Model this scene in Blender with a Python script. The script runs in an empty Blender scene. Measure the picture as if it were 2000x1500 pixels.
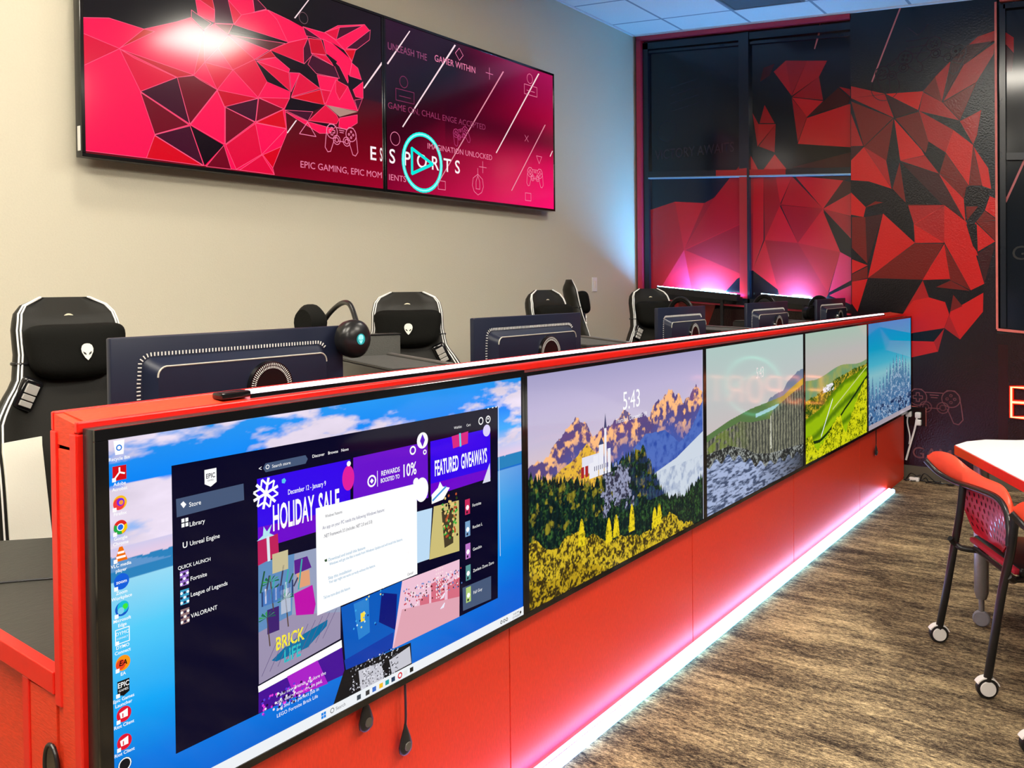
import bpy, bmesh, math, random
import numpy as np
from mathutils import Vector, Matrix
from mathutils.geometry import tessellate_polygon
C = bpy.context.scene.collection
random.seed(7); rng = np.random.default_rng(7)
PI = math.pi
# ---------------------------------------------------------------- camera, world, light, exposure
cam = bpy.data.cameras.new('camera'); cam_ob = bpy.data.objects.new('camera', cam); C.objects.link(cam_ob)
cam.sensor_fit = 'HORIZONTAL'; cam.sensor_width = 36.0; cam.lens = 1679.63 / 2000 * 36
cam.shift_x = (1000 - 997.94) / 2000; cam.shift_y = (590.30 - 750) / 2000
cam.clip_start = .01
yaw, pit, rol = .6402, .0169, .0103
cy, sy = math.cos(yaw), math.sin(yaw)
f = Vector((cy, sy, 0)); r = Vector((sy, -cy, 0)); d = Vector((0, 0, -1))
f2 = f * math.cos(pit) + d * math.sin(pit); d2 = d * math.cos(pit) - f * math.sin(pit)
r3 = r * math.cos(rol) + d2 * math.sin(rol); d3 = d2 * math.cos(rol) - r * math.sin(rol)
M = Matrix((r3, -d3, -f2)).transposed().to_4x4(); M.translation = Vector((-.768, -1.4415, 1.4402))
cam_ob.matrix_world = M
bpy.context.scene.camera = cam_ob
W = bpy.data.worlds.new('world'); bpy.context.scene.world = W; W.use_nodes = True
W.node_tree.nodes['Background'].inputs[0].default_value = (.8, .85, 1, 1)
W.node_tree.nodes['Background'].inputs[1].default_value = .12
vs = bpy.context.scene.view_settings
vs.view_transform = 'Standard'; vs.look = 'None'; vs.gamma = 1; vs.use_curve_mapping = False; vs.exposure = 0.0
CEIL_L = 44.0      # radiance of the ceiling troffers

# ---------------------------------------------------------------- helpers
def S(c):
    return tuple(((v / 255) / 12.92 if v / 255 <= .04045 else ((v / 255 + .055) / 1.055) ** 2.4) for v in c)
MATS = {}
def mat(name, col, rough=.5, metal=0., spec=.5, emis=None, es=1., bump=0., bscale=60., coat=0., var=0., stretch=(1, 1, 1)):
    if name in MATS: return MATS[name]
    m = bpy.data.materials.new(name); m.use_nodes = True; nt = m.node_tree; b = nt.nodes['Principled BSDF']
    b.inputs['Base Color'].default_value = (*col, 1); b.inputs['Roughness'].default_value = rough
    b.inputs['Metallic'].default_value = metal; b.inputs['Specular IOR Level'].default_value = spec
    b.inputs['Coat Weight'].default_value = coat
    if emis: b.inputs['Emission Color'].default_value = (*emis, 1); b.inputs['Emission Strength'].default_value = es
    if bump or var:
        tc = nt.nodes.new('ShaderNodeTexCoord'); mp = nt.nodes.new('ShaderNodeMapping'); n = nt.nodes.new('ShaderNodeTexNoise')
        mp.inputs['Scale'].default_value = stretch; n.inputs['Scale'].default_value = bscale; n.inputs['Detail'].default_value = 4
        nt.links.new(tc.outputs['Object'], mp.inputs[0]); nt.links.new(mp.outputs[0], n.inputs['Vector'])
        if bump:
            bp = nt.nodes.new('ShaderNodeBump'); bp.inputs['Strength'].default_value = bump; bp.inputs['Distance'].default_value = .004
            nt.links.new(n.outputs['Fac'], bp.inputs['Height']); nt.links.new(bp.outputs[0], b.inputs['Normal'])
        if var:
            cr = nt.nodes.new('ShaderNodeMix'); cr.data_type = 'RGBA'
            cr.inputs[6].default_value = (*[c * (1 - var) for c in col], 1); cr.inputs[7].default_value = (*[min(1, c * (1 + var)) for c in col], 1)
            nt.links.new(n.outputs['Fac'], cr.inputs[0]); nt.links.new(cr.outputs[2], b.inputs['Base Color'])
    MATS[name] = m; return m
def artmat(name, emit, rough, base=None, bump=0, spec=.5):
    m = bpy.data.materials.new(name); m.use_nodes = True; nt = m.node_tree; b = nt.nodes['Principled BSDF']
    a = nt.nodes.new('ShaderNodeAttribute'); a.attribute_name = 'Col'
    b.inputs['Roughness'].default_value = rough; b.inputs['Specular IOR Level'].default_value = spec
    if emit:
        b.inputs['Base Color'].default_value = (.002, .002, .003, 1)
        nt.links.new(a.outputs['Color'], b.inputs['Emission Color']); b.inputs['Emission Strength'].default_value = emit
    else:
        nt.links.new(a.outputs['Color'], b.inputs['Base Color'])
    if bump:
        tc = nt.nodes.new('ShaderNodeTexCoord'); n = nt.nodes.new('ShaderNodeTexNoise'); n.inputs['Scale'].default_value = 90; n.inputs['Detail'].default_value = 3
        bp = nt.nodes.new('ShaderNodeBump'); bp.inputs['Strength'].default_value = bump; bp.inputs['Distance'].default_value = .004
        nt.links.new(tc.outputs['Object'], n.inputs['Vector']); nt.links.new(n.outputs['Fac'], bp.inputs['Height']); nt.links.new(bp.outputs[0], b.inputs['Normal'])
    return m
def props(o, label=None, cat=None, group=None, kind=None):
    if label: o['label'] = label
    if cat: o['category'] = cat
    if group: o['group'] = group
    if kind: o['kind'] = kind
    return o
def thing(name, label, cat, loc=(0, 0, 0), rz=0, group=None):
    o = bpy.data.objects.new(name, None); C.objects.link(o); o.location = loc; o.rotation_euler = (0, 0, rz)
    o.empty_display_size = .05
    return props(o, label, cat, group)
def obj(name, bm, m, parent=None, smooth=False, loc=None):
    me = bpy.data.meshes.new(name)
    bmesh.ops.recalc_face_normals(bm, faces=bm.faces)
    bm.to_mesh(me); bm.free()
    for mm in (m if isinstance(m, (list, tuple)) else [m]): me.materials.append(mm)
    if smooth:
        me.polygons.foreach_set('use_smooth', [True] * len(me.polygons))
        try: me.set_sharp_from_angle(angle=math.radians(40))
        except Exception: pass
    o = bpy.data.objects.new(name, me); C.objects.link(o)
    if parent: o.parent = parent
    if loc: o.location = loc
    return o
def struct(name, bm, m, smooth=False):
    o = obj(name, bm, m, None, smooth); o['kind'] = 'structure'; return o
def B(): return bmesh.new()
def box(bm, x0, x1, y0, y1, z0, z1, bev=0., seg=2, mi=0, mtx=None):
    v = [bm.verts.new((x, y, z)) for x in (x0, x1) for y in (y0, y1) for z in (z0, z1)]
    fs = [bm.faces.new([v[i] for i in q]) for q in ((0, 1, 3, 2), (4, 6, 7, 5), (0, 4, 5, 1), (2, 3, 7, 6), (0, 2, 6, 4), (1, 5, 7, 3))]
    for q in fs: q.material_index = mi
    if mtx: bmesh.ops.transform(bm, matrix=mtx, verts=v)
    if bev:
        es = list({e for q in fs for e in q.edges})
        r_ = bmesh.ops.bevel(bm, geom=es, offset=bev, segments=seg, affect='EDGES', profile=.5)
        for q in r_['faces']: q.material_index = mi
    return bm
def tube(bm, pts, rad, n=10, closed=False, mi=0):
    pts = [Vector(q) for q in pts]; N = len(pts); rings = []
    up = None
    for i, q in enumerate(pts):
        a = pts[(i - 1) % N] if (i or closed) else pts[0]; b = pts[(i + 1) % N] if (i < N - 1 or closed) else pts[-1]
        t = (b - a).normalized()
        if up is None:
            up = Vector((0, 0, 1)) if abs(t.z) < .9 else Vector((1, 0, 0))
        s = t.cross(up)
        if s.length < 1e-6: s = t.cross(Vector((0, 1, 0)))
        s.normalize(); up = s.cross(t).normalized()
        rr = rad[i] if isinstance(rad, (list, tuple)) else rad
        rings.append([bm.verts.new(q + s * (rr * math.cos(2 * PI * k / n)) + up * (rr * math.sin(2 * PI * k / n))) for k in range(n)])
    for i in range(N if closed else N - 1):
        A, D = rings[i], rings[(i + 1) % N]
        for k in range(n):
            q = bm.faces.new((A[k], A[(k + 1) % n], D[(k + 1) % n], D[k])); q.material_index = mi
    if not closed:
        for q in (rings[0], rings[-1]):
            g = bm.faces.new(q); g.material_index = mi
    return bm
def spline(pts, k=8):
    P = [Vector(q) for q in pts]; out = []
    for i in range(len(P) - 1):
        p0 = P[max(i - 1, 0)]; p1 = P[i]; p2 = P[i + 1]; p3 = P[min(i + 2, len(P) - 1)]
        for j in range(k):
            t = j / k
            out.append(.5 * ((2 * p1) + (p2 - p0) * t + (2 * p0 - 5 * p1 + 4 * p2 - p3) * t * t + (3 * p1 - p0 - 3 * p2 + p3) * t ** 3))
    out.append(P[-1]); return out
def loft(bm, rings, cap=True, mi=0):
    R = [[bm.verts.new(v) for v in q] for q in rings]; n = len(R[0])
    for A, D in zip(R, R[1:]):
        for k in range(n):
            q = bm.faces.new((A[k], A[(k + 1) % n], D[(k + 1) % n], D[k])); q.material_index = mi
    if cap:
        for q in (R[0], R[-1]):
            g = bm.faces.new(q); g.material_index = mi
    return bm
def cyl(bm, c, r0, r1, h, axis='z', n=24, mi=0, bev=0):
    ax = {'x': Vector((1, 0, 0)), 'y': Vector((0, 1, 0)), 'z': Vector((0, 0, 1))}[axis]
    u = {'x': Vector((0, 1, 0)), 'y': Vector((1, 0, 0)), 'z': Vector((1, 0, 0))}[axis]; w = ax.cross(u); c = Vector(c)
    prof = [(r0, 0), (r1, h)] if not bev else [(r0 - bev, 0), (r0, bev), (r1, h - bev), (r1 - bev, h)]
    return loft(bm, [[c + ax * hh + (u * math.cos(2 * PI * k / n) + w * math.sin(2 * PI * k / n)) * rr for k in range(n)] for rr, hh in prof], mi=mi)
def prism(bm, pts, y0, y1, plane='xz', mi=0):
    f3 = {'xz': lambda a, b, t: (a, t, b), 'yz': lambda a, b, t: (t, a, b), 'xy': lambda a, b, t: (a, b, t)}[plane]
    A = [bm.verts.new(f3(a, b, y0)) for a, b in pts]; D = [bm.verts.new(f3(a, b, y1)) for a, b in pts]; n = len(pts)
    for q in (A, D):
        g = bm.faces.new(q); g.material_index = mi
    for k in range(n):
        g = bm.faces.new((A[k], A[(k + 1) % n], D[(k + 1) % n], D[k])); g.material_index = mi
    return bm
def dup(root, loc, rz, label):
    r_ = root.copy(); C.objects.link(r_); r_.location = loc; r_.rotation_euler = (0, 0, rz); r_['label'] = label
    for ch in list(root.children):
        c_ = ch.copy(); C.objects.link(c_); c_.parent = r_
        for g in list(ch.children):
            e_ = g.copy(); C.objects.link(e_); e_.parent = c_
    return r_
# ---- printed / displayed pictures: flat layers in one mesh, coloured by a corner attribute
_tx = {}
def text_mesh(s, off=0):
    key = (s, off)
    if key in _tx: return _tx[key]
    cu = bpy.data.curves.new('t', 'FONT'); cu.body = s; cu.size = 1 / .7; cu.resolution_u = 3; cu.offset = off
    o = bpy.data.objects.new('t', cu); C.objects.link(o)
    me = o.evaluated_get(bpy.context.evaluated_depsgraph_get()).to_mesh()
    me.calc_loop_triangles()
    V = np.array([(v.co.x, v.co.y) for v in me.vertices]).reshape(-1, 2); T = np.array([tuple(t.vertices) for t in me.loop_triangles]).reshape(-1, 3)
    bpy.data.objects.remove(o); bpy.data.curves.remove(cu)
    _tx[key] = (V, T); return V, T
class Art:
    def __init__(s, fn, step=1.5e-5): s.fn = fn; s.V = []; s.T = []; s.Q = []; s.TC = []; s.QC = []; s.n = 0; s.k = 0; s.step = step; s.hold = False
    def _add(s, ab, tris, col):
        s.k += 0 if s.hold else 1; off = s.k * s.step
        ab = np.asarray(ab, float); s.V.append(np.array(s.fn(ab[:, 0], ab[:, 1], off)).T)
        t = np.asarray(tris, int) + s.n; s.T.append(t); s.n += len(ab)
        c = np.ones((len(t) * 3, 4)); c[:, :3] = col; s.TC.append(c)
    def poly(s, pts, col):
        pts = [tuple(q) for q in pts]
        if len(pts) == 3: tr = [(0, 1, 2)]
        else: tr = tessellate_polygon([[Vector((a, b, 0)) for a, b in pts]])
        if len(tr): s._add(pts, tr, col)
    def rect(s, a0, b0, a1, b1, col): s.poly([(a0, b0), (a1, b0), (a1, b1), (a0, b1)], col)
    def disc(s, a, b, r_, col, r2=None, n=24): s.poly([(a + r_ * math.cos(2 * PI * k / n), b + (r2 or r_) * math.sin(2 * PI * k / n)) for k in range(n)], col)
    def text(s, t, a, b, h, col, sx=1, center=False, bold=0, slant=0):
        V, T = text_mesh(t, bold); V = V.copy() * h; V[:, 0] *= sx; V[:, 0] += V[:, 1] * slant
        if center: V[:, 0] -= V[:, 0].max() / 2
        V[:, 0] += a; V[:, 1] += b
        if len(T): s._add(V, T, col)
    def fit(s, t, a0, a1, b, h, col, bold=0):
        V, T = text_mesh(t, bold); s.text(t, a0, b, h, col, sx=(a1 - a0) / (V[:, 0].max() * h), bold=bold)
    def line(s, pts, w, col, closed=False):
        P = [Vector(q) for q in pts]
        if closed: P.append(P[0])
        V = []; T = []
        for a, b in zip(P, P[1:]):
            t = (b - a)
            if t.length < 1e-7: continue
            t = t.normalized() * w / 2; nrm = Vector((-t.y, t.x)); i = len(V)
            V += [a - t * .5 + nrm, b + t * .5 + nrm, b + t * .5 - nrm, a - t * .5 - nrm]; T += [(i, i + 1, i + 2), (i, i + 2, i + 3)]
        if V: s._add([tuple(v) for v in V], T, col)
    def ring(s, a, b, r_, w, col, n=28, r2=None): s.line([(a + r_ * math.cos(2 * PI * k / n), b + (r2 or r_) * math.sin(2 * PI * k / n)) for k in range(n)], w, col, True)
    def grid(s, a0, b0, a1, b1, cv):
        # cv row 0 is the top
        H, Wd = cv.shape[:2]; s.k += 1; off = s.k * s.step
        A, Bm = np.meshgrid(np.linspace(a0, a1, Wd), np.linspace(b1, b0, H)); s.V.append(np.array(s.fn(A.ravel(), Bm.ravel(), off)).T)
        i = np.arange(H * Wd).reshape(H, Wd); q = np.stack([i[1:, :-1], i[1:, 1:], i[:-1, 1:], i[:-1, :-1]], -1).reshape(-1, 4)
        s.Q.append(q + s.n); c = np.ones((q.size, 4)); c[:, :3] = np.clip(cv, 0, None).reshape(-1, 3)[q.ravel()]; s.QC.append(c); s.n += H * Wd
    def build(s, name, m, parent=None):
        V = np.concatenate(s.V); T = np.concatenate(s.T) if s.T else np.zeros((0, 3), int); Q = np.concatenate(s.Q) if s.Q else np.zeros((0, 4), int)
        me = bpy.data.meshes.new(name); me.vertices.add(len(V)); me.vertices.foreach_set('co', V.astype('f').ravel())
        L = np.concatenate([T.ravel(), Q.ravel()]).astype('i'); me.loops.add(len(L)); me.loops.foreach_set('vertex_index', L)
        np_ = len(T) + len(Q); me.polygons.add(np_)
        st = np.concatenate([np.arange(len(T)) * 3, len(T) * 3 + np.arange(len(Q)) * 4]).astype('i')
        me.polygons.foreach_set('loop_start', st)
        me.update(calc_edges=True)
        ca = me.color_attributes.new('Col', 'FLOAT_COLOR', 'CORNER')
        ca.data.foreach_set('color', np.concatenate([c for c in s.TC + s.QC] or [np.zeros((0, 4))]).astype('f').ravel())
        me.materials.append(m); o = bpy.data.objects.new(name, me); C.objects.link(o)
        if parent: o.parent = parent
        return o
def noise(H, Wd, ch, cw, seed):
    g = np.random.default_rng(seed).random((ch + 1, cw + 1)); y = np.linspace(0, ch - 1e-6, H); x = np.linspace(0, cw - 1e-6, Wd)
    yi, xi = y.astype(int), x.astype(int); fy, fx = (y - yi)[:, None], (x - xi)[None]; fy = fy * fy * (3 - 2 * fy); fx = fx * fx * (3 - 2 * fx)
    return (g[yi][:, xi] * (1 - fx) + g[yi][:, xi + 1] * fx) * (1 - fy) + (g[yi + 1][:, xi] * (1 - fx) + g[yi + 1][:, xi + 1] * fx) * fy
def fbm(H, Wd, ch, cw, seed, o=5):
    a = 0; t = 0
    for k in range(o): a = a + noise(H, Wd, min(ch * 2 ** k, H), min(cw * 2 ** k, Wd), seed + k) / 2 ** k; t += 1 / 2 ** k
    return a / t
def grad(v, stops):
    xs = [q[0] for q in stops]; return np.stack([np.interp(v, xs, [S(q[1])[c] for q in stops]) for c in range(3)], -1)
def mix(a, b, t): t = np.clip(t, 0, 1)[..., None]; return a * (1 - t) + b * t
def interp(u, pts): return np.interp(u, [q[0] for q in pts], [q[1] for q in pts])
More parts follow.
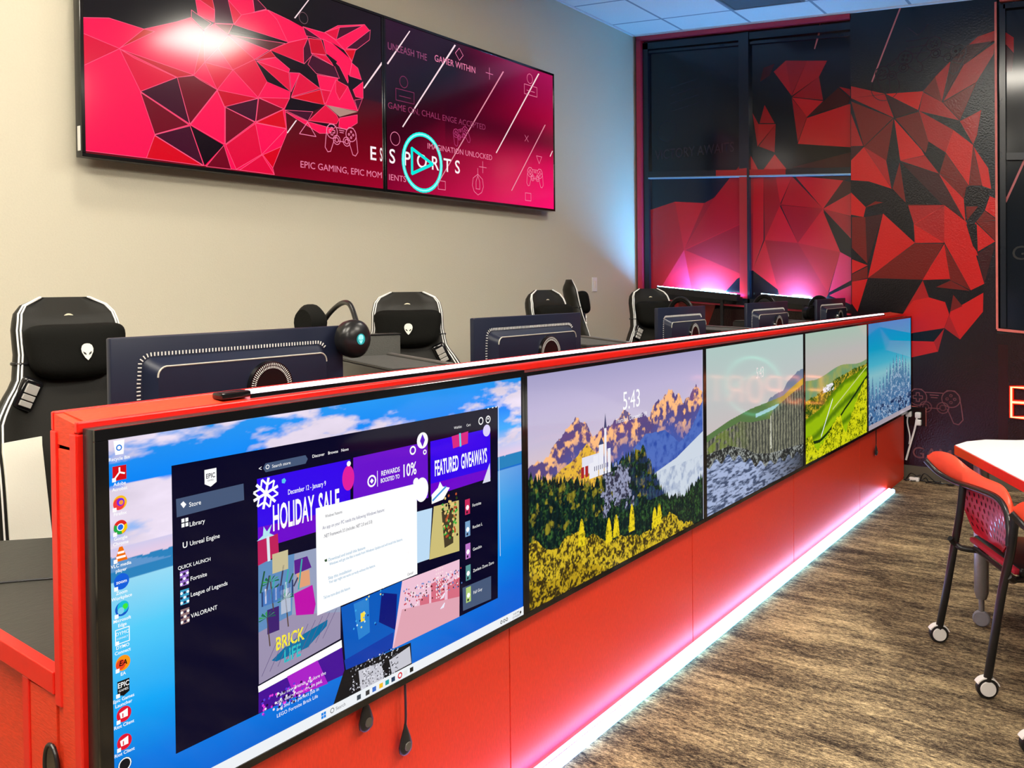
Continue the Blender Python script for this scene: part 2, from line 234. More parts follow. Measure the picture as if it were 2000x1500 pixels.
ART={"win":[["R",-2342,2095,-1949,2188,-1673,2157,-1580,2197,-1299,2508,-1306,1338,-2277,1340],["r",-2342,2095,-1949,2188,-1865,1757],["R",-1949,2188,-1673,2157,-1865,1757],["m",-1673,2157,-1580,2197,-1865,1757],["r",-1580,2197,-1317,2484,-1316,1975,-1856,1765],["m",-1856,1756,-1316,1967,-1319,1525,-1630,1661],["R",-1856,1738,-1376,1501,-1485,1387,-1791,1388],["q",-1865,1757,-1791,1388,-2093,1426],["r",-2342,2095,-1865,1757,-2093,1426,-2255,1413],["k",-1485,1387,-1380,1495,-1319,1525,-1320,1372],["R",-1299,2491,-1255,2528,-1187,2396,-1144,2322,-1300,2335],["R",-1144,2401,-1050,2516,-950,2383,-909,2302,-1144,2322],["r",-1300,2355,-1230,2349,-1183,2077,-1291,2016],["m",-1291,2016,-1183,2077,-1243,1566,-1296,1542],["R",-1230,2349,-1144,2342,-1147,1816,-1243,1566],["m",-1144,2342,-1042,2333,-1001,2099,-1138,1815],["R",-1042,2333,-906,2322,-1006,2107],["R",-893,2337,-504,2256,-661,2044],["r",-906,2322,-661,2044,-1001,2099],["m",-1001,2095,-661,2044,-862,1779],["R",-1010,2091,-862,1779,-1138,1815],["R",-661,2044,-529,1695,-862,1779],["m",-1138,1815,-862,1779,-624,1369,-1030,1404],["r",-862,1779,-529,1695,-624,1369],["R",-1138,1815,-1030,1404,-1243,1566],["k",-1243,1566,-1030,1404,-1014,1338,-1297,1338,-1296,1533],["q",-529,1695,-430,1644,-431,1479,-616,1377],["k",-616,1372,-431,1479,-431,1439],["q",-616,1353,-431,1439,-431,1273],["m",-1030,1404,-616,1377,-640,1329,-1014,1338],["R",-661,2044,-428,2163,-429,1967],["m",-661,2044,-429,1964,-430,1778],["k",-661,2028,-430,1770,-430,1636,-529,1695],["d",-504,2256,-428,2234,-428,2168,-653,2052],["r",-1054,3195,-954,3269,-906,2975],["m",-954,3269,-783,3240,-909,2976],["r",-783,3240,-624,3214,-688,3097,-906,2975],["m",-688,3097,-657,2908,-903,2967],["R",-903,2962,-657,2900,-785,2789],["m",-906,2959,-785,2789,-859,2595],["R",-785,2781,-464,2847,-426,2845,-427,2508,-859,2582],["d",-657,2892,-540,2987,-448,2895,-464,2850,-777,2796],["m",-532,2994,-426,2955,-426,2884],["k",-859,2578,-442,2510,-427,2438,-909,2396],["d",-909,2396,-450,2472,-427,2469,-428,2344],["m",-1236,2879,-1184,2781,-1194,2589],["m",-1132,2933,-1048,2772,-1176,2788],["r",-1184,2781,-1040,2763,-1194,2598],["m",-1040,2763,-1050,2533,-1185,2597],["d",-950,2383,-428,2297,-496,2255,-893,2329],["d",-1139,3241,-1046,3259,-1088,3167,-1170,3130],["p",-686,3472,-669,3469,-718,3321,-726,3326],["p",-670,3541,-664,3540,-685,3488,-691,3492]],"win2":[["r",604,3217,661,3164,661,3056,603,3138],["d",603,3132,661,3050,651,2927,609,2933],["p",723,2307,729,2283,603,1975,595,1993]],"pil":[["k",-429,3008,-250,2975,50,2886,-176,2880,-429,2966],["r",-429,2975,-182,2881,-429,2883],["r",-429,2883,-182,2877,-120,2693],["m",-429,2857,-126,2691,-336,2500],["r",-430,2765,-341,2504,-431,2511],["R",-176,2880,85,2862,50,2728],["d",-176,2874,50,2724,-110,2691],["m",85,2862,166,2956,213,2762],["r",166,2956,268,3054,211,2773],["r",268,3054,444,3199,557,3223,562,3153,379,3149],["d",268,3054,381,3153,532,3150,357,3015],["d",268,3049,351,3013,217,2772],["r",354,3013,551,3137,541,3055,433,2876,220,2771],["m",433,2872,328,2618,217,2762],["r",85,2855,213,2762,323,2618,56,2721],["k",56,2715,323,2612,301,2559],["r",56,2721,287,2552,233,2397,119,2489],["m",-108,2685,53,2715,119,2487,102,2400],["R",-116,2679,73,2429,93,2389,-75,2367],["r",-75,2365,96,2386,190,2245],["k",-120,2693,-79,2367,-172,2374],["m",-120,2686,-172,2376,-336,2494],["R",-336,2494,-136,2160,-302,2229,-432,2249,-431,2401],["r",-336,2497,-175,2377,-139,2167],["d",-431,2507,-343,2495,-431,2404],["k",125,2483,235,2393,193,2248,96,2395],["R",286,2552,413,2430,385,2142,235,2396],["m",235,2389,383,2139,193,2245],["k",301,2563,328,2609,411,2436],["r",328,2611,465,2673,438,2500,413,2436],["m",413,2415,470,2136,388,2142],["R",417,2417,508,2256,527,2107,472,2132],["m",-79,2355,-37,2044,-130,2160],["k",-72,2348,204,2026,-22,2031],["d",-72,2354,190,2242,355,1892,204,2026],["m",193,2241,380,2143,352,2049],["R",193,2239,352,2049,363,1886],["m",-22,2031,227,2014,19,1892],["R",227,2010,368,1882,445,1633,226,1750],["R",227,2008,226,1746,19,1888],["r",19,1885,221,1742,24,1745],["k",-432,2240,-302,2224,-130,2154,-22,2031,21,1750,-191,1974,-327,2024,-428,2156],["m",-327,2031,-252,2072,-197,2060],["R",-432,2153,-323,2031,-340,1957,-433,1981],["k",369,2134,524,2104,497,2045,454,1950,372,1891,355,2049],["m",366,1993,445,1988,372,1891],["R",518,2056,557,2035,563,1893,488,1958],["m",486,1954,561,1886,432,1878],["R",426,1876,552,1733,437,1662],["m",559,1881,557,1733,432,1878],["p",-76,3513,-64,3511,-271,2982,-281,2986],["m",-426,1962,-327,1956,-311,1596,-427,1723],["d",-327,1956,-198,1972,-314,1590],["R",-198,1975,25,1744,-309,1486],["k",-427,1720,-311,1590,-427,1634],["R",-427,1634,-311,1584,-428,1523],["m",-428,1516,-312,1574,-312,1487,-428,1459],["R",-428,1459,-312,1480,-387,1226,-429,1290],["m",-309,1487,29,1740,86,1468],["k",-306,1476,80,1462,-51,1217,-383,1226],["R",18,1883,223,1737,29,1743],["m",29,1737,219,1730,85,1474],["R",224,1727,78,1466,266,1471],["m",224,1727,398,1388,263,1464],["r",-20,2023,225,2011,19,1884],["R",229,2008,373,1864,483,1434,398,1388,226,1736],["r",225,2007,224,1739,22,1881],["k",84,1465,263,1459,396,1384,483,1434,483,1373,263,1232,222,1307,119,1337],["m",168,1412,266,1459,391,1384],["r",79,1462,120,1337,-61,1209],["R",-61,1209,14,1313,119,1337,229,1302,257,1212,223,1111,6,1070,-15,1048],["R",263,1232,477,1369,475,1234,327,1031,257,1197],["r",256,1205,327,1031,225,1111],["m",263,1232,283,1355,343,1273],["k",6,1069,223,1107,153,1011,-15,1010],["R",-15,1010,153,1010,180,937,-16,882],["r",153,1010,223,1107,180,932],["d",439,1651,555,1721,483,1434],["k",368,1865,436,1861,443,1655,410,1708]],"tv1":[["B",1106,2611,1221,2637,1384,2627,1546,2698,1625,2738,1692,2695,1747,2736,1826,2700,2073,2679,1982,2613,2057,2515,2206,2490,2200,2454,2171,2384,2180,2267,2085,2074,2095,2040,1684,2043,1385,2045,1106,2045],["z",1105,2544,1268,2514,1104,2406],["z",1362,2342,1268,2512,1337,2486,1542,2439],["R",1384,2627,1436,2628,1268,2516],["r2",1268,2512,1634,2468,1546,2440],["z",1692,2695,1693,2540,1634,2468],["z",1693,2540,1852,2535,1760,2420],["B",1768,2624,1852,2535,1693,2540],["z",1852,2535,1982,2613,1826,2698,1768,2624],["z",1852,2535,1982,2613,2057,2515,1999,2424],["u",1362,2342,1546,2440,1607,2232],["m2",1546,2440,1633,2465,1760,2420,1609,2232],["m2",1362,2338,1603,2227,1428,2158],["u",1609,2223,1427,2155,1679,2043],["k2",1611,2225,1793,2155,1684,2043],["R2",1427,2152,1675,2042,1385,2045],["B",1760,2416,1801,2338,1797,2160,1611,2229],["r2",1760,2420,1999,2420,1801,2344],["u",1801,2344,1999,2418,1981,2297],["m2",1805,2342,1976,2294,1802,2161],["m2",2004,2421,2161,2391,1984,2298],["r2",1633,2465,1710,2443,1760,2420,1664,2451],["m2",1793,2155,1833,2041,1693,2040],["R2",2155,2386,2175,2291,1986,2294],["B",1981,2291,2175,2289,2016,2134],["z",1981,2289,2016,2136,1862,2044,1804,2157],["R2",2024,2135,2141,2191,2085,2074],["z",2019,2133,2095,2040,1882,2042],["B",1649,2827,1699,2840,1753,2806,1747,2744,1661,2759],["r2",1672,2865,1745,2852,1751,2805,1672,2833],["g",1626,2774,1661,2759,1733,2737,1691,2693,1625,2738],["m2",1747,2738,1856,2760,1826,2703],["u",1736,2874,1825,2897,1861,2763,1752,2741,1753,2806],["B",1830,2890,1972,2928,1986,2856,1861,2761],["z",1830,2874,1906,2819,1861,2761],["u",1977,2921,2008,2920,2059,2887,1986,2854],["m2",1986,2852,2058,2884,2110,2846],["B",1861,2759,1906,2819,2064,2884,2131,2849,2194,2749],["k2",1861,2759,2183,2744,1841,2724],["g2",1831,2703,2178,2737,2076,2678],["B",2069,2885,2296,2853,2329,2799,2194,2746,2126,2848],["k2",2069,2894,2164,2896,2435,2854,2296,2849],["z",2078,2680,2194,2744,2329,2799,2298,2656],["u",2296,2853,2422,2815,2318,2809],["B",2296,2853,2459,2855,2531,2830,2592,2792,2422,2815],["B",2447,2857,2544,2917,2749,2972,2794,2942,2787,2897,2681,2811,2592,2792,2531,2830],["u",2531,2835,2557,2910,2735,2962],["z",2447,2857,2557,2910,2531,2835],["u",2795,2952,2787,2892,2687,2816,2604,2803],["R2",2592,2792,2677,2811,2648,2740],["u",2329,2799,2359,2715,2298,2652,2297,2738],["r2",2335,2800,2422,2810,2456,2736,2351,2721],["u",2327,2658,2356,2715,2516,2684,2551,2624,2384,2619],["z",2351,2723,2456,2731,2516,2684],["B",2434,2818,2592,2792,2647,2738,2627,2657,2614,2609,2553,2691,2457,2745],["k2",2463,2742,2535,2715,2513,2681],["k2",2494,2813,2586,2791,2631,2752],["r2",2081,2678,2114,2651,1987,2612],["B",2114,2651,2203,2608,2197,2588,1992,2607],["z",1992,2607,2197,2588,2206,2489],["k2",1985,2610,2206,2489,2057,2514],["k2",2086,2680,2298,2654,2384,2617,2402,2539,2291,2602,2203,2611],["B",2202,2589,2269,2599,2211,2490],["z",2269,2599,2408,2542,2211,2463],["B",2389,2613,2539,2623,2522,2544,2411,2538],["R2",2411,2536,2439,2457,2211,2459],["z",2417,2537,2519,2544,2440,2461],["B",2523,2611,2613,2590,2687,2464,2445,2458],["z",2523,2611,2613,2590,2549,2504,2522,2544],["k2",2614,2656,2684,2660,2723,2629,2670,2577,2626,2574],["B",2647,2729,2692,2709,2719,2648,2627,2652],["B",2651,2578,2730,2638,2730,2543,2672,2542],["u",2663,2522,2724,2539,2687,2464],["g3",2451,2459,2687,2459,2548,2409],["k2",2200,2453,2445,2458,2356,2407,2166,2388],["u",2166,2386,2356,2407,2321,2352],["z",2327,2355,2445,2458,2523,2417,2544,2392,2522,2364],["B",2547,2402,2683,2441,2682,2394,2596,2342,2540,2352],["k2",2332,2349,2528,2360,2510,2339],["B",2171,2378,2321,2348,2503,2335,2522,2356,2473,2306,2401,2296,2242,2351],["z",2200,2453,2004,2424,2161,2391],["l",2237,2885,2245,2884,2342,3007,2333,3005],["l",2177,2269,2183,2266,2246,2343,2238,2344],["l",2733,2604,2741,2600,2893,2778,2883,2784]],"tv2":[["l",2928,2785,2937,2779,3134,3022,3126,3024],["l",3052,2427,3060,2423,3566,3030,3553,3034],["l2",3373,2116,3378,2112,4086,2959,4074,2961],["l",3983,2380,3991,2376,4525,3029,4510,3030],["l2",4158,2132,4167,2131,4600,2661,4590,2662],["l",4651,2432,4661,2430,4694,2476,4686,2478]],"s1":[["N",119,1120,1101,1114,1092,587,118,587],["N2",127,1057,274,1058,275,1025,128,1023],["W",136,1046,142,1050,148,1043,142,1037],["V",306,1061,557,1059,555,919,306,919],["U2",307,963,555,952,555,919,306,919],["V2",566,1061,814,1060,814,920,564,927],["V",824,1059,1066,1059,1066,924,823,921],["U2",824,953,1066,949,1066,924,823,921],["a1",306,891,525,881,521,666,303,646],["a2",306,891,397,887,388,761,304,751],["a3",304,751,388,761,522,725,521,666,303,646],["a4",335,683,381,705,485,720,482,707,428,678,347,677],["a5",394,803,444,808,452,764,446,744,399,756],["a6",401,844,436,843,438,810,409,811],["a7",396,873,431,873,442,846,397,843],["W",301,643,524,662,525,645,302,630],["V3",302,630,525,645,532,582,301,588],["U3",373,636,455,641,483,580,392,585],["b1",524,735,718,739,682,588,536,588],["b2",561,731,608,733,610,651,575,645],["b3",649,731,700,713,693,629,639,665],["b4",582,703,595,704,594,683,582,683],["b5",531,614,686,626,682,588,536,588],["p1",718,739,931,736,928,587,682,588],["p2",821,703,872,706,870,624,820,627],["p2",883,686,930,689,929,619,882,620],["p2",779,677,813,680,812,629,779,633],["p3",716,671,929,639,928,587,685,587],["c1",772,894,828,892,815,767,770,768],["c2",834,894,931,890,931,758,815,765],["c3",863,874,909,875,907,785,873,780],["N2",942,658,1063,656,1062,593,943,597],["W",455,970,772,964,770,742,455,738],["K",530,591,745,581,748,524,493,519],["K2",573,575,646,570,654,521,580,523],["K2",671,564,741,574,746,531,679,530]],"popl":[["T",473,949,479,949,479,944,473,944],["T",481,946,528,947,528,944,481,944],["T2",473,924,661,925,661,922,473,921],["T2",476,905,621,905,621,902,476,902],["C",488,848,598,851,598,849,488,846],["C",491,841,720,843,720,841,491,839],["C",487,809,555,810,555,808,487,807],["C",489,801,629,802,629,800,489,799],["C",473,772,550,772,550,769,473,769],["T",735,750,755,750,754,748,735,748],["g5",477,853,484,854,485,848,479,848]]}
SM={"icons":[17,1169,17,1125,16,1073,16,1030,15,983,15,935,15,887,16,840,15,792,15,748,15,702,15,653,15,613],"side":[159,1040,158,1003,158,967,131,929,156,900,156,871,155,829],"sideic":[141,1007,141,971,141,906,141,871,141,837],"store":[200,1084,340,951,519,965,384,1023,841,969,1037,968,645,987,770,976,654,1003,616,997,348,1085,397,1080,452,1084,495,1084,533,1081,935,1081,972,1080,1026,1084,1057,1084,314,1084],"thumbs":[966,864,965,803,964,747,963,687,960,630],"snow":[326,1032,332,937,543,1029,786,1030,788,943,942,1044,1006,1049,848,933],"brick":[333,707,354,677,346,739],"tb":[468,506,493,502,572,503,599,502,620,503,642,504,662,506,682,506,705,506,724,506,745,508,1133,506,1164,512,1186,516]}
# ---------------------------------------------------------------- common materials
black = mat('black_plastic', (.012, .012, .014), .35, bump=.05, bscale=400)
satin = mat('satin_black', (.010, .010, .011), .3, spec=.35, var=.1)
gloss = mat('gloss_black', (.006, .006, .007), .1)
darkblue = mat('led_tinted_shell', (.011, .015, .034), .36, spec=.3, var=.2, bscale=3)  # blue LED light on the shells is mixed into this colour
leather = mat('black_leatherette', (.013, .0125, .010), .45, spec=.3, bump=.15, bscale=300)
fabric = mat('black_velour', (.005, .005, .004), .85, spec=.15, bump=.3, bscale=200)
white = mat('white_plastic', (.85, .85, .83), .35, var=.02)
cream = mat('white_leatherette', (.85, .83, .72), .4, bump=.1, bscale=200)
thread = mat('white_thread', (.9, .9, .88), .5, var=.05)
silver = mat('brushed_silver', (.75, .74, .7), .3, .6, var=.05)
redlam = mat('red_woven_laminate', (.78, .045, .012), .45, var=.28, bscale=60, bump=.15, stretch=(1, 1, 5))
redtrim = mat('red_edge_banding', (.80, .012, .006), .3, var=.08, bscale=20)
redface = mat('red_front_laminate', (.86, .045, .014), .38, var=.22, bscale=70, bump=.1, stretch=(4, 1, 1))
worktop = mat('charcoal_woven_worktop', (.035, .034, .028), .5, var=.6, bscale=50, bump=.2, stretch=(1, 5, 1))
greymetal = mat('grey_metal', (.35, .36, .38), .35, .7, var=.1)
ticks = mat('pale_grille_ticks', (.75, .75, .72), .4, var=.1)

# ---------------------------------------------------------------- room shell
YL, XF = 2.322, 6.187
def cz(y): return 3.514 + .084 * y
# floor
m = bpy.data.materials.new('carpet_tiles'); m.use_nodes = True; nt = m.node_tree; b = nt.nodes['Principled BSDF']
b.inputs['Roughness'].default_value = .95; b.inputs['Specular IOR Level'].default_value = .1
tc = nt.nodes.new('ShaderNodeTexCoord')
def nz(scale, detail, st, rough=.6):
    mp = nt.nodes.new('ShaderNodeMapping'); mp.inputs['Scale'].default_value = st; nt.links.new(tc.outputs['Object'], mp.inputs[0])
    n = nt.nodes.new('ShaderNodeTexNoise'); n.inputs['Scale'].default_value = scale; n.inputs['Detail'].default_value = detail; n.inputs['Roughness'].default_value = rough
    nt.links.new(mp.outputs[0], n.inputs['Vector']); return n.outputs['Fac']
def mth(op, a, b_):
    n = nt.nodes.new('ShaderNodeMath'); n.operation = op
    for i, q in enumerate((a, b_)):
        if isinstance(q, (int, float)): n.inputs[i].default_value = q
        else: nt.links.new(q, n.inputs[i])
    return n.outputs[0]
big = nz(1.6, 3, (4.5, 1.1, 1)); mid = nz(9, 5, (5, 1.0, 1), .75); fine = nz(85, 4, (2.2, .7, 1), .95)
sm = mth('ADD', mth('ADD', mth('MULTIPLY', big, .75), mth('MULTIPLY', mid, .75)), mth('MULTIPLY', fine, 1.6))
cr = nt.nodes.new('ShaderNodeValToRGB'); nt.links.new(mth('MULTIPLY', sm, .323), cr.inputs[0])
e = cr.color_ramp.elements; e[0].position = .41; e[0].color = (.012, .009, .008, 1); e[1].position = .61; e[1].color = (.72, .56, .33, 1)
for pos, c_ in ((.46, (.07, .052, .037)), (.505, (.19, .145, .09)), (.55, (.42, .32, .18))):
    q = e.new(pos); q.color = (*c_, 1)
nt.links.new(cr.outputs[0], b.inputs['Base Color'])
bp_ = nt.nodes.new('ShaderNodeBump'); bp_.inputs['Strength'].default_value = .5; bp_.inputs['Distance'].default_value = .006
nt.links.new(fine, bp_.inputs['Height']); nt.links.new(bp_.outputs[0], b.inputs['Normal'])
struct('floor', box(B(), -4.1, 6.35, -5.1, 2.42, -.12, -.02), m)
# walls
wallm = mat('beige_eggshell_paint', (.68, .635, .50), .75, bump=.3, bscale=130, var=.04)
struct('wall_left', box(B(), -4.1, 6.35, YL, YL + .1, -.02, 3.8), wallm)
darkpaint = mat('reflection_cut_dark', (.05, .045, .05), .7, bump=.2, bscale=130, var=.05)  # unseen walls made dark to weaken their reflections in screens and vinyl
struct('wall_back', box(B(), -4.1, -4.0, -5.1, YL, -.02, 3.8), darkpaint)
struct('wall_right', box(B(), -4.0, 6.35, -5.1, -5.0, -.02, 3.3), darkpaint)
# ceiling, following its slight fall from left to right
m = bpy.data.materials.new('ceiling_tiles'); m.use_nodes = True; nt = m.node_tree; b = nt.nodes['Principled BSDF']; b.inputs['Roughness'].default_value = .9
tc = nt.nodes.new('ShaderNodeTexCoord'); sp = nt.nodes.new('ShaderNodeSeparateXYZ'); nt.links.new(tc.outputs['Object'], sp.inputs[0])
def gl(sock, per, ph, w):
    a = mth('FRACT', mth('DIVIDE', mth('ADD', sock, ph), per), 0.); return mth('LESS_THAN', a, w / per)
g1 = gl(sp.outputs[0], .615, -5.153 + 12.3, .022); g2 = gl(sp.outputs[1], .6135, .012 + 12.27, .022)
g = mth('MAXIMUM', g1, g2)
n = nz(160, 2, (1, 1, 1)); mx = nt.nodes.new('ShaderNodeMix'); mx.data_type = 'RGBA'; nt.links.new(g, mx.inputs[0])
mm = nt.nodes.new('ShaderNodeMix'); mm.data_type = 'RGBA'; nt.links.new(n, mm.inputs[0]); mm.inputs[6].default_value = (.72, .73, .75, 1); mm.inputs[7].default_value = (.9, .9, .9, 1)
nt.links.new(mm.outputs[2], mx.inputs[6]); mx.inputs[7].default_value = (.32, .34, .4, 1); nt.links.new(mx.outputs[2], b.inputs['Base Color'])
bm = B(); vs_ = [bm.verts.new((x, y, cz(y) + h)) for x in (-4.1, 6.35) for y in (-5.1, 2.42) for h in (0, .06)]
for q in ((0, 1, 3, 2), (4, 6, 7, 5), (0, 4, 5, 1), (2, 3, 7, 6), (0, 2, 6, 4), (1, 5, 7, 3)): bm.faces.new([vs_[i] for i in q])
struct('ceiling', bm, m)
bm = B()  # white angle where ceiling meets the left and far wall
for (xa, xb, ya, yb) in ((-4, 6.16, YL - .02, YL - .001), (6.165, 6.186, -5, YL - .02)):
    v = [bm.verts.new((x, y, cz(y) - h)) for x in (xa, xb) for y in (ya, yb) for h in (0.001, .014)]
    for q in ((0, 1, 3, 2), (4, 6, 7, 5), (0, 4, 5, 1), (2, 3, 7, 6), (0, 2, 6, 4), (1, 5, 7, 3)): bm.faces.new([v[i] for i in q])
struct('trim_1', bm, mat('white_angle', (.85, .87, .9), .5, var=.03))

# ---- far wall with its printed vinyl mural
PAL = dict(Rw=(.50, .010, .016), nw=(.30, .009, .014), rw=(.38, .010, .014), R=(.62, .010, .010), r=(.40, .010, .012), m=(.17, .008, .006), d=(.045, .006, .008), k=(.006, .004, .006), q=(.60, .02, .05), p=(.55, .16, .17),
  B=(1., .004, .085), z=(.80, .002, .045), z2=(.9, 0, .06), r2=(.62, .0, .02), R2=(.72, .0, .012), m2=(.17, .0, .012), u=(.055, .002, .018), k2=(.006, .001, .004), g=(.05, .03, .035), g2=(.10, .015, .02), g3=(.45, .25, .2), l=(1, .75, .78), l2=(.8, .3, .4))
bgn = (.006, .010, .016)
def far(X0): return lambda a, b_, off: (np.full_like(a, X0) - off, -a, b_)
def controller(A, a, b_, w, col, lw, rot=0.):
    # outline drawing of a game pad, w wide
    ca, sa = math.cos(rot), math.sin(rot)
    def T(q): return [(a + (x * ca - y * sa) * w, b_ + (x * sa + y * ca) * w) for x, y in q]
    A.line(T([(-.5 + .0, -.02), (-.46, .2), (-.38, .3), (-.24, .3), (-.18, .24), (.18, .24), (.24, .3), (.38, .3), (.46, .2), (.5, -.02)]), lw, col)
    A.line(T([(-.5, -.02), (-.53, -.28), (-.45, -.38), (-.36, -.36), (-.27, -.14), (-.24, -.08)]), lw, col)
    A.line(T([(.5, -.02), (.53, -.28), (.45, -.38), (.36, -.36), (.27, -.14), (.24, -.08)]), lw, col)
    A.line(T([(-.1, -.08), (.1, -.08)]), lw, col)
    for sx in (-1, 1):
        for R_, cx, cy_ in ((.17, .31, .13), (.11, .16, -.06), (.055, .16, -.06)):
            A.line(T([(sx * cx + R_ * math.cos(t / 10 * PI), cy_ + R_ * math.sin(t / 10 * PI)) for t in range(20)]), lw, col, True)
    for ox, oy in ((0, .07), (0, -.07), (.07, 0), (-.07, 0)):
        A.line(T([(.31 + ox + .024 * math.cos(t / 4 * PI), .13 + oy + .024 * math.sin(t / 4 * PI)) for t in range(8)]), lw, col, True)
    A.line(T([(-.34, .22), (-.28, .22), (-.28, .16), (-.22, .16), (-.22, .1), (-.28, .1), (-.28, .04), (-.34, .04), (-.34, .1), (-.4, .1), (-.4, .16), (-.34, .16)]), lw, col, True)
    A.line(T([(-.08, .19), (.08, .19)]), lw, col); A.line(T([(-.06, .14), (.06, .14)]), lw, col)
def addpolys(A, key, edge=None, ew=.002, rm={}):
    for k_, *v in ART[key]:
        k_ = rm.get(k_, k_)
        pts = [(v[i] / 1000, v[i + 1] / 1000) for i in range(0, len(v), 2)]
        A.poly(pts, PAL[k_])
        if edge and k_ not in ('l', 'l2', 'k2', 'g3'): A.line(pts, ew, edge, True)
XG = 6.235
muralglass = artmat('vinyl_film_on_glass', 0, .13, spec=.45); muralwall = artmat('vinyl_film_on_wall', 0, .22, bump=.35, spec=.4)
# wall body behind everything
struct('wall_far', box(box(box(B(), XF + .002, XF + .15, -.562, .434, -.02, 3.62), XG + .004, XF + .15, -5.0, YL, -.02, 3.75), XF + .002, XG + .004, -5.0, YL, -.02, 1.09), mat('dark_wall_core', (.012, .008, .010), .5, var=.3, bscale=4))
A = Art(far(XF)); H_, W_ = 130, 40
cv = np.zeros((H_, W_, 3)); vv = np.linspace(0, 1, H_)[:, None] * np.ones((1, W_)); cv[:] = mix(np.array(bgn)[None, None] * np.ones((H_, W_, 1)), np.array((.020, .004, .006))[None, None] * np.ones((H_, W_, 1)), (vv - .35) * 2)
A.grid(-.434, .06, .562, 3.56, cv)
addpolys(A, 'pil')
lc = (.22, .07, .08); fc = (.030, .016, .024)
controller(A, .155, .545, .36, lc, .006)
A.text('GAME', .0 + .0, .135, .085, (.16, .05, .05), sx=1.05)
controller(A, -.10, 3.05, .3, fc, .005, .5); controller(A, .22, 3.12, .3, fc, .005, -.5)
A.ring(-.18, 2.93, .1, .005, fc)
A.line([(-.02, 3.35), (.05, 3.28), (.12, 3.35)], .005, fc)
for dz in (0, .05, .1): A.line([(-.03, 3.15 + dz), (.12, 3.15 + dz)], .005, fc)
props(A.build('wall_far_mural', muralwall), kind='structure')
# printed windows
def window(nm, a0, a1, z0, z1f, extra):
    A = Art(far(XG)); A.poly([(a0, z0), (a1, z0), (a1, z1f(a1)), (a0, z1f(a0))], bgn)
    extra(A); return props(A.build(nm, muralglass), kind='structure')
def ex1(A):
    addpolys(A, 'win', rm=dict(R='Rw', m='nw', r='rw')); A.fit('VICTORY AWAITS', -2.14, -1.40, 2.575, .085, (.03, .022, .03))
    for k in range(4): A.line([(-1.98, 3.2 - .07 * k), (-1.72, 3.24 - .07 * k)], .004, (.02, .02, .03))
    A.ring(-2.02, 2.82, .09, .004, (.02, .02, .03))
window('window_1', -2.30, -.434, 1.27, lambda a: cz(-a) - .03, ex1)
def ex2(A):
    addpolys(A, 'win2'); A.text('GAMING', .645, 1.60, .1, (.045, .045, .045)); A.text('IS LIFE', .8, 1.3, .08, (.03, .03, .03)) if False else None
window('window_2', .562, 2.6, 1.1, lambda a: cz(-a) - .03, ex2)
framem = mat('black_window_frame', (.008, .012, .020), .22, var=.2, bscale=5)
redframe = mat('red_film_on_frame', (.38, .012, .015), .3, var=.15, bscale=6)
pinktrim = mat('red_reveal_trim', (.50, .02, .05), .4, var=.15, bscale=8)
def bar(bm, a0, z0, a1, z1, w, x0, x1, mi=0):
    # bar between two (a,z) points on the far wall; vertical bars get width in a, others in z
    if abs(a1 - a0) < abs(z1 - z0): q = [(a0 - w / 2, z0), (a0 + w / 2, z0), (a1 + w / 2, z1), (a1 - w / 2, z1)]
    else: q = [(a0, z0 - w / 2), (a1, z1 - w / 2), (a1, z1 + w / 2), (a0, z0 + w / 2)]
    return prism(bm, [(-a, z) for a, z in q], x0, x1, 'yz', mi)
bm = B()
bar(bm, -2.215, 1.33, -2.215, 3.63, .05, 6.20, XG + .004)      # left jamb
bar(bm, -1.305, 2.42, -1.305, 3.55, .07, 6.195, XG + .004)     # upper mullion
bar(bm, -1.305, 1.27, -1.305, 2.42, .07, 6.195, XG + .004, 1)  # lower mullion, red film
bar(bm, -1.262, 1.27, -1.262, 3.55, .018, 6.19, XG + .004)
bar(bm, -2.24, 3.60, -.434, 3.447, .055, 6.20, XG + .004)      # head
bar(bm, -2.19, 3.545, -.434, 3.385, .02, 6.21, XG + .004)
bar(bm, -2.19, 2.445, -1.55, 2.40, .055, 6.205, XG + .004)     # transom dark part
bar(bm, -1.55, 2.40, -.95, 2.355, .055, 6.204, XG + .004, 1)   # transom, red film part
bar(bm, -.95, 2.355, -.434, 2.325, .055, 6.205, XG + .004)
bar(bm, -2.19, 1.355, -.434, 1.235, .07, 6.19, XG + .004)      # foot
props(obj('window_3', bm, [framem, redframe]), kind='structure')
props(obj('trim_2', bar(B(), -2.19, 2.412, -.434, 2.297, .012, 6.192, XG + .002), mat('blue_lit_ledge', (.25, .4, .55), .3, .3, var=.1)), kind='structure')  # blue light along the transom ledge, painted into its colour
bm = B(); bar(bm, -2.268, 1.335, -2.268, 3.665, .045, 6.17, XG + .004); bar(bm, -2.29, 3.672, -.434, 3.515, .036, 6.17, XG + .004)
bar(bm, -2.29, 1.335, -.434, 1.205, .014, 6.15, XG)
props(obj('trim_3', bm, pinktrim), kind='structure')
bm = B(); bar(bm, .565, 1.11, .556, 3.42, .014, 6.175, 6.187); bar(bm, .565, 1.108, 2.6, .925, .018, 6.17, 6.19); bar(bm, .58, 3.44, 2.6, 3.29, .04, 6.18, XG)
props(obj('trim_4', bm, mat('salmon_corner_bead', (.75, .16, .13), .35, var=.15, bscale=30)), kind='structure')
bm = B(); bar(bm, .60, 1.12, .595, 3.40, .035, 6.20, XG + .004); bar(bm, .62, 2.33, 2.6, 2.16, .05, 6.20, XG + .004)
bar(bm, .6, 3.39, 2.6, 3.22, .04, 6.2, XG + .004)
props(obj('window_4', bm, framem), kind='structure')
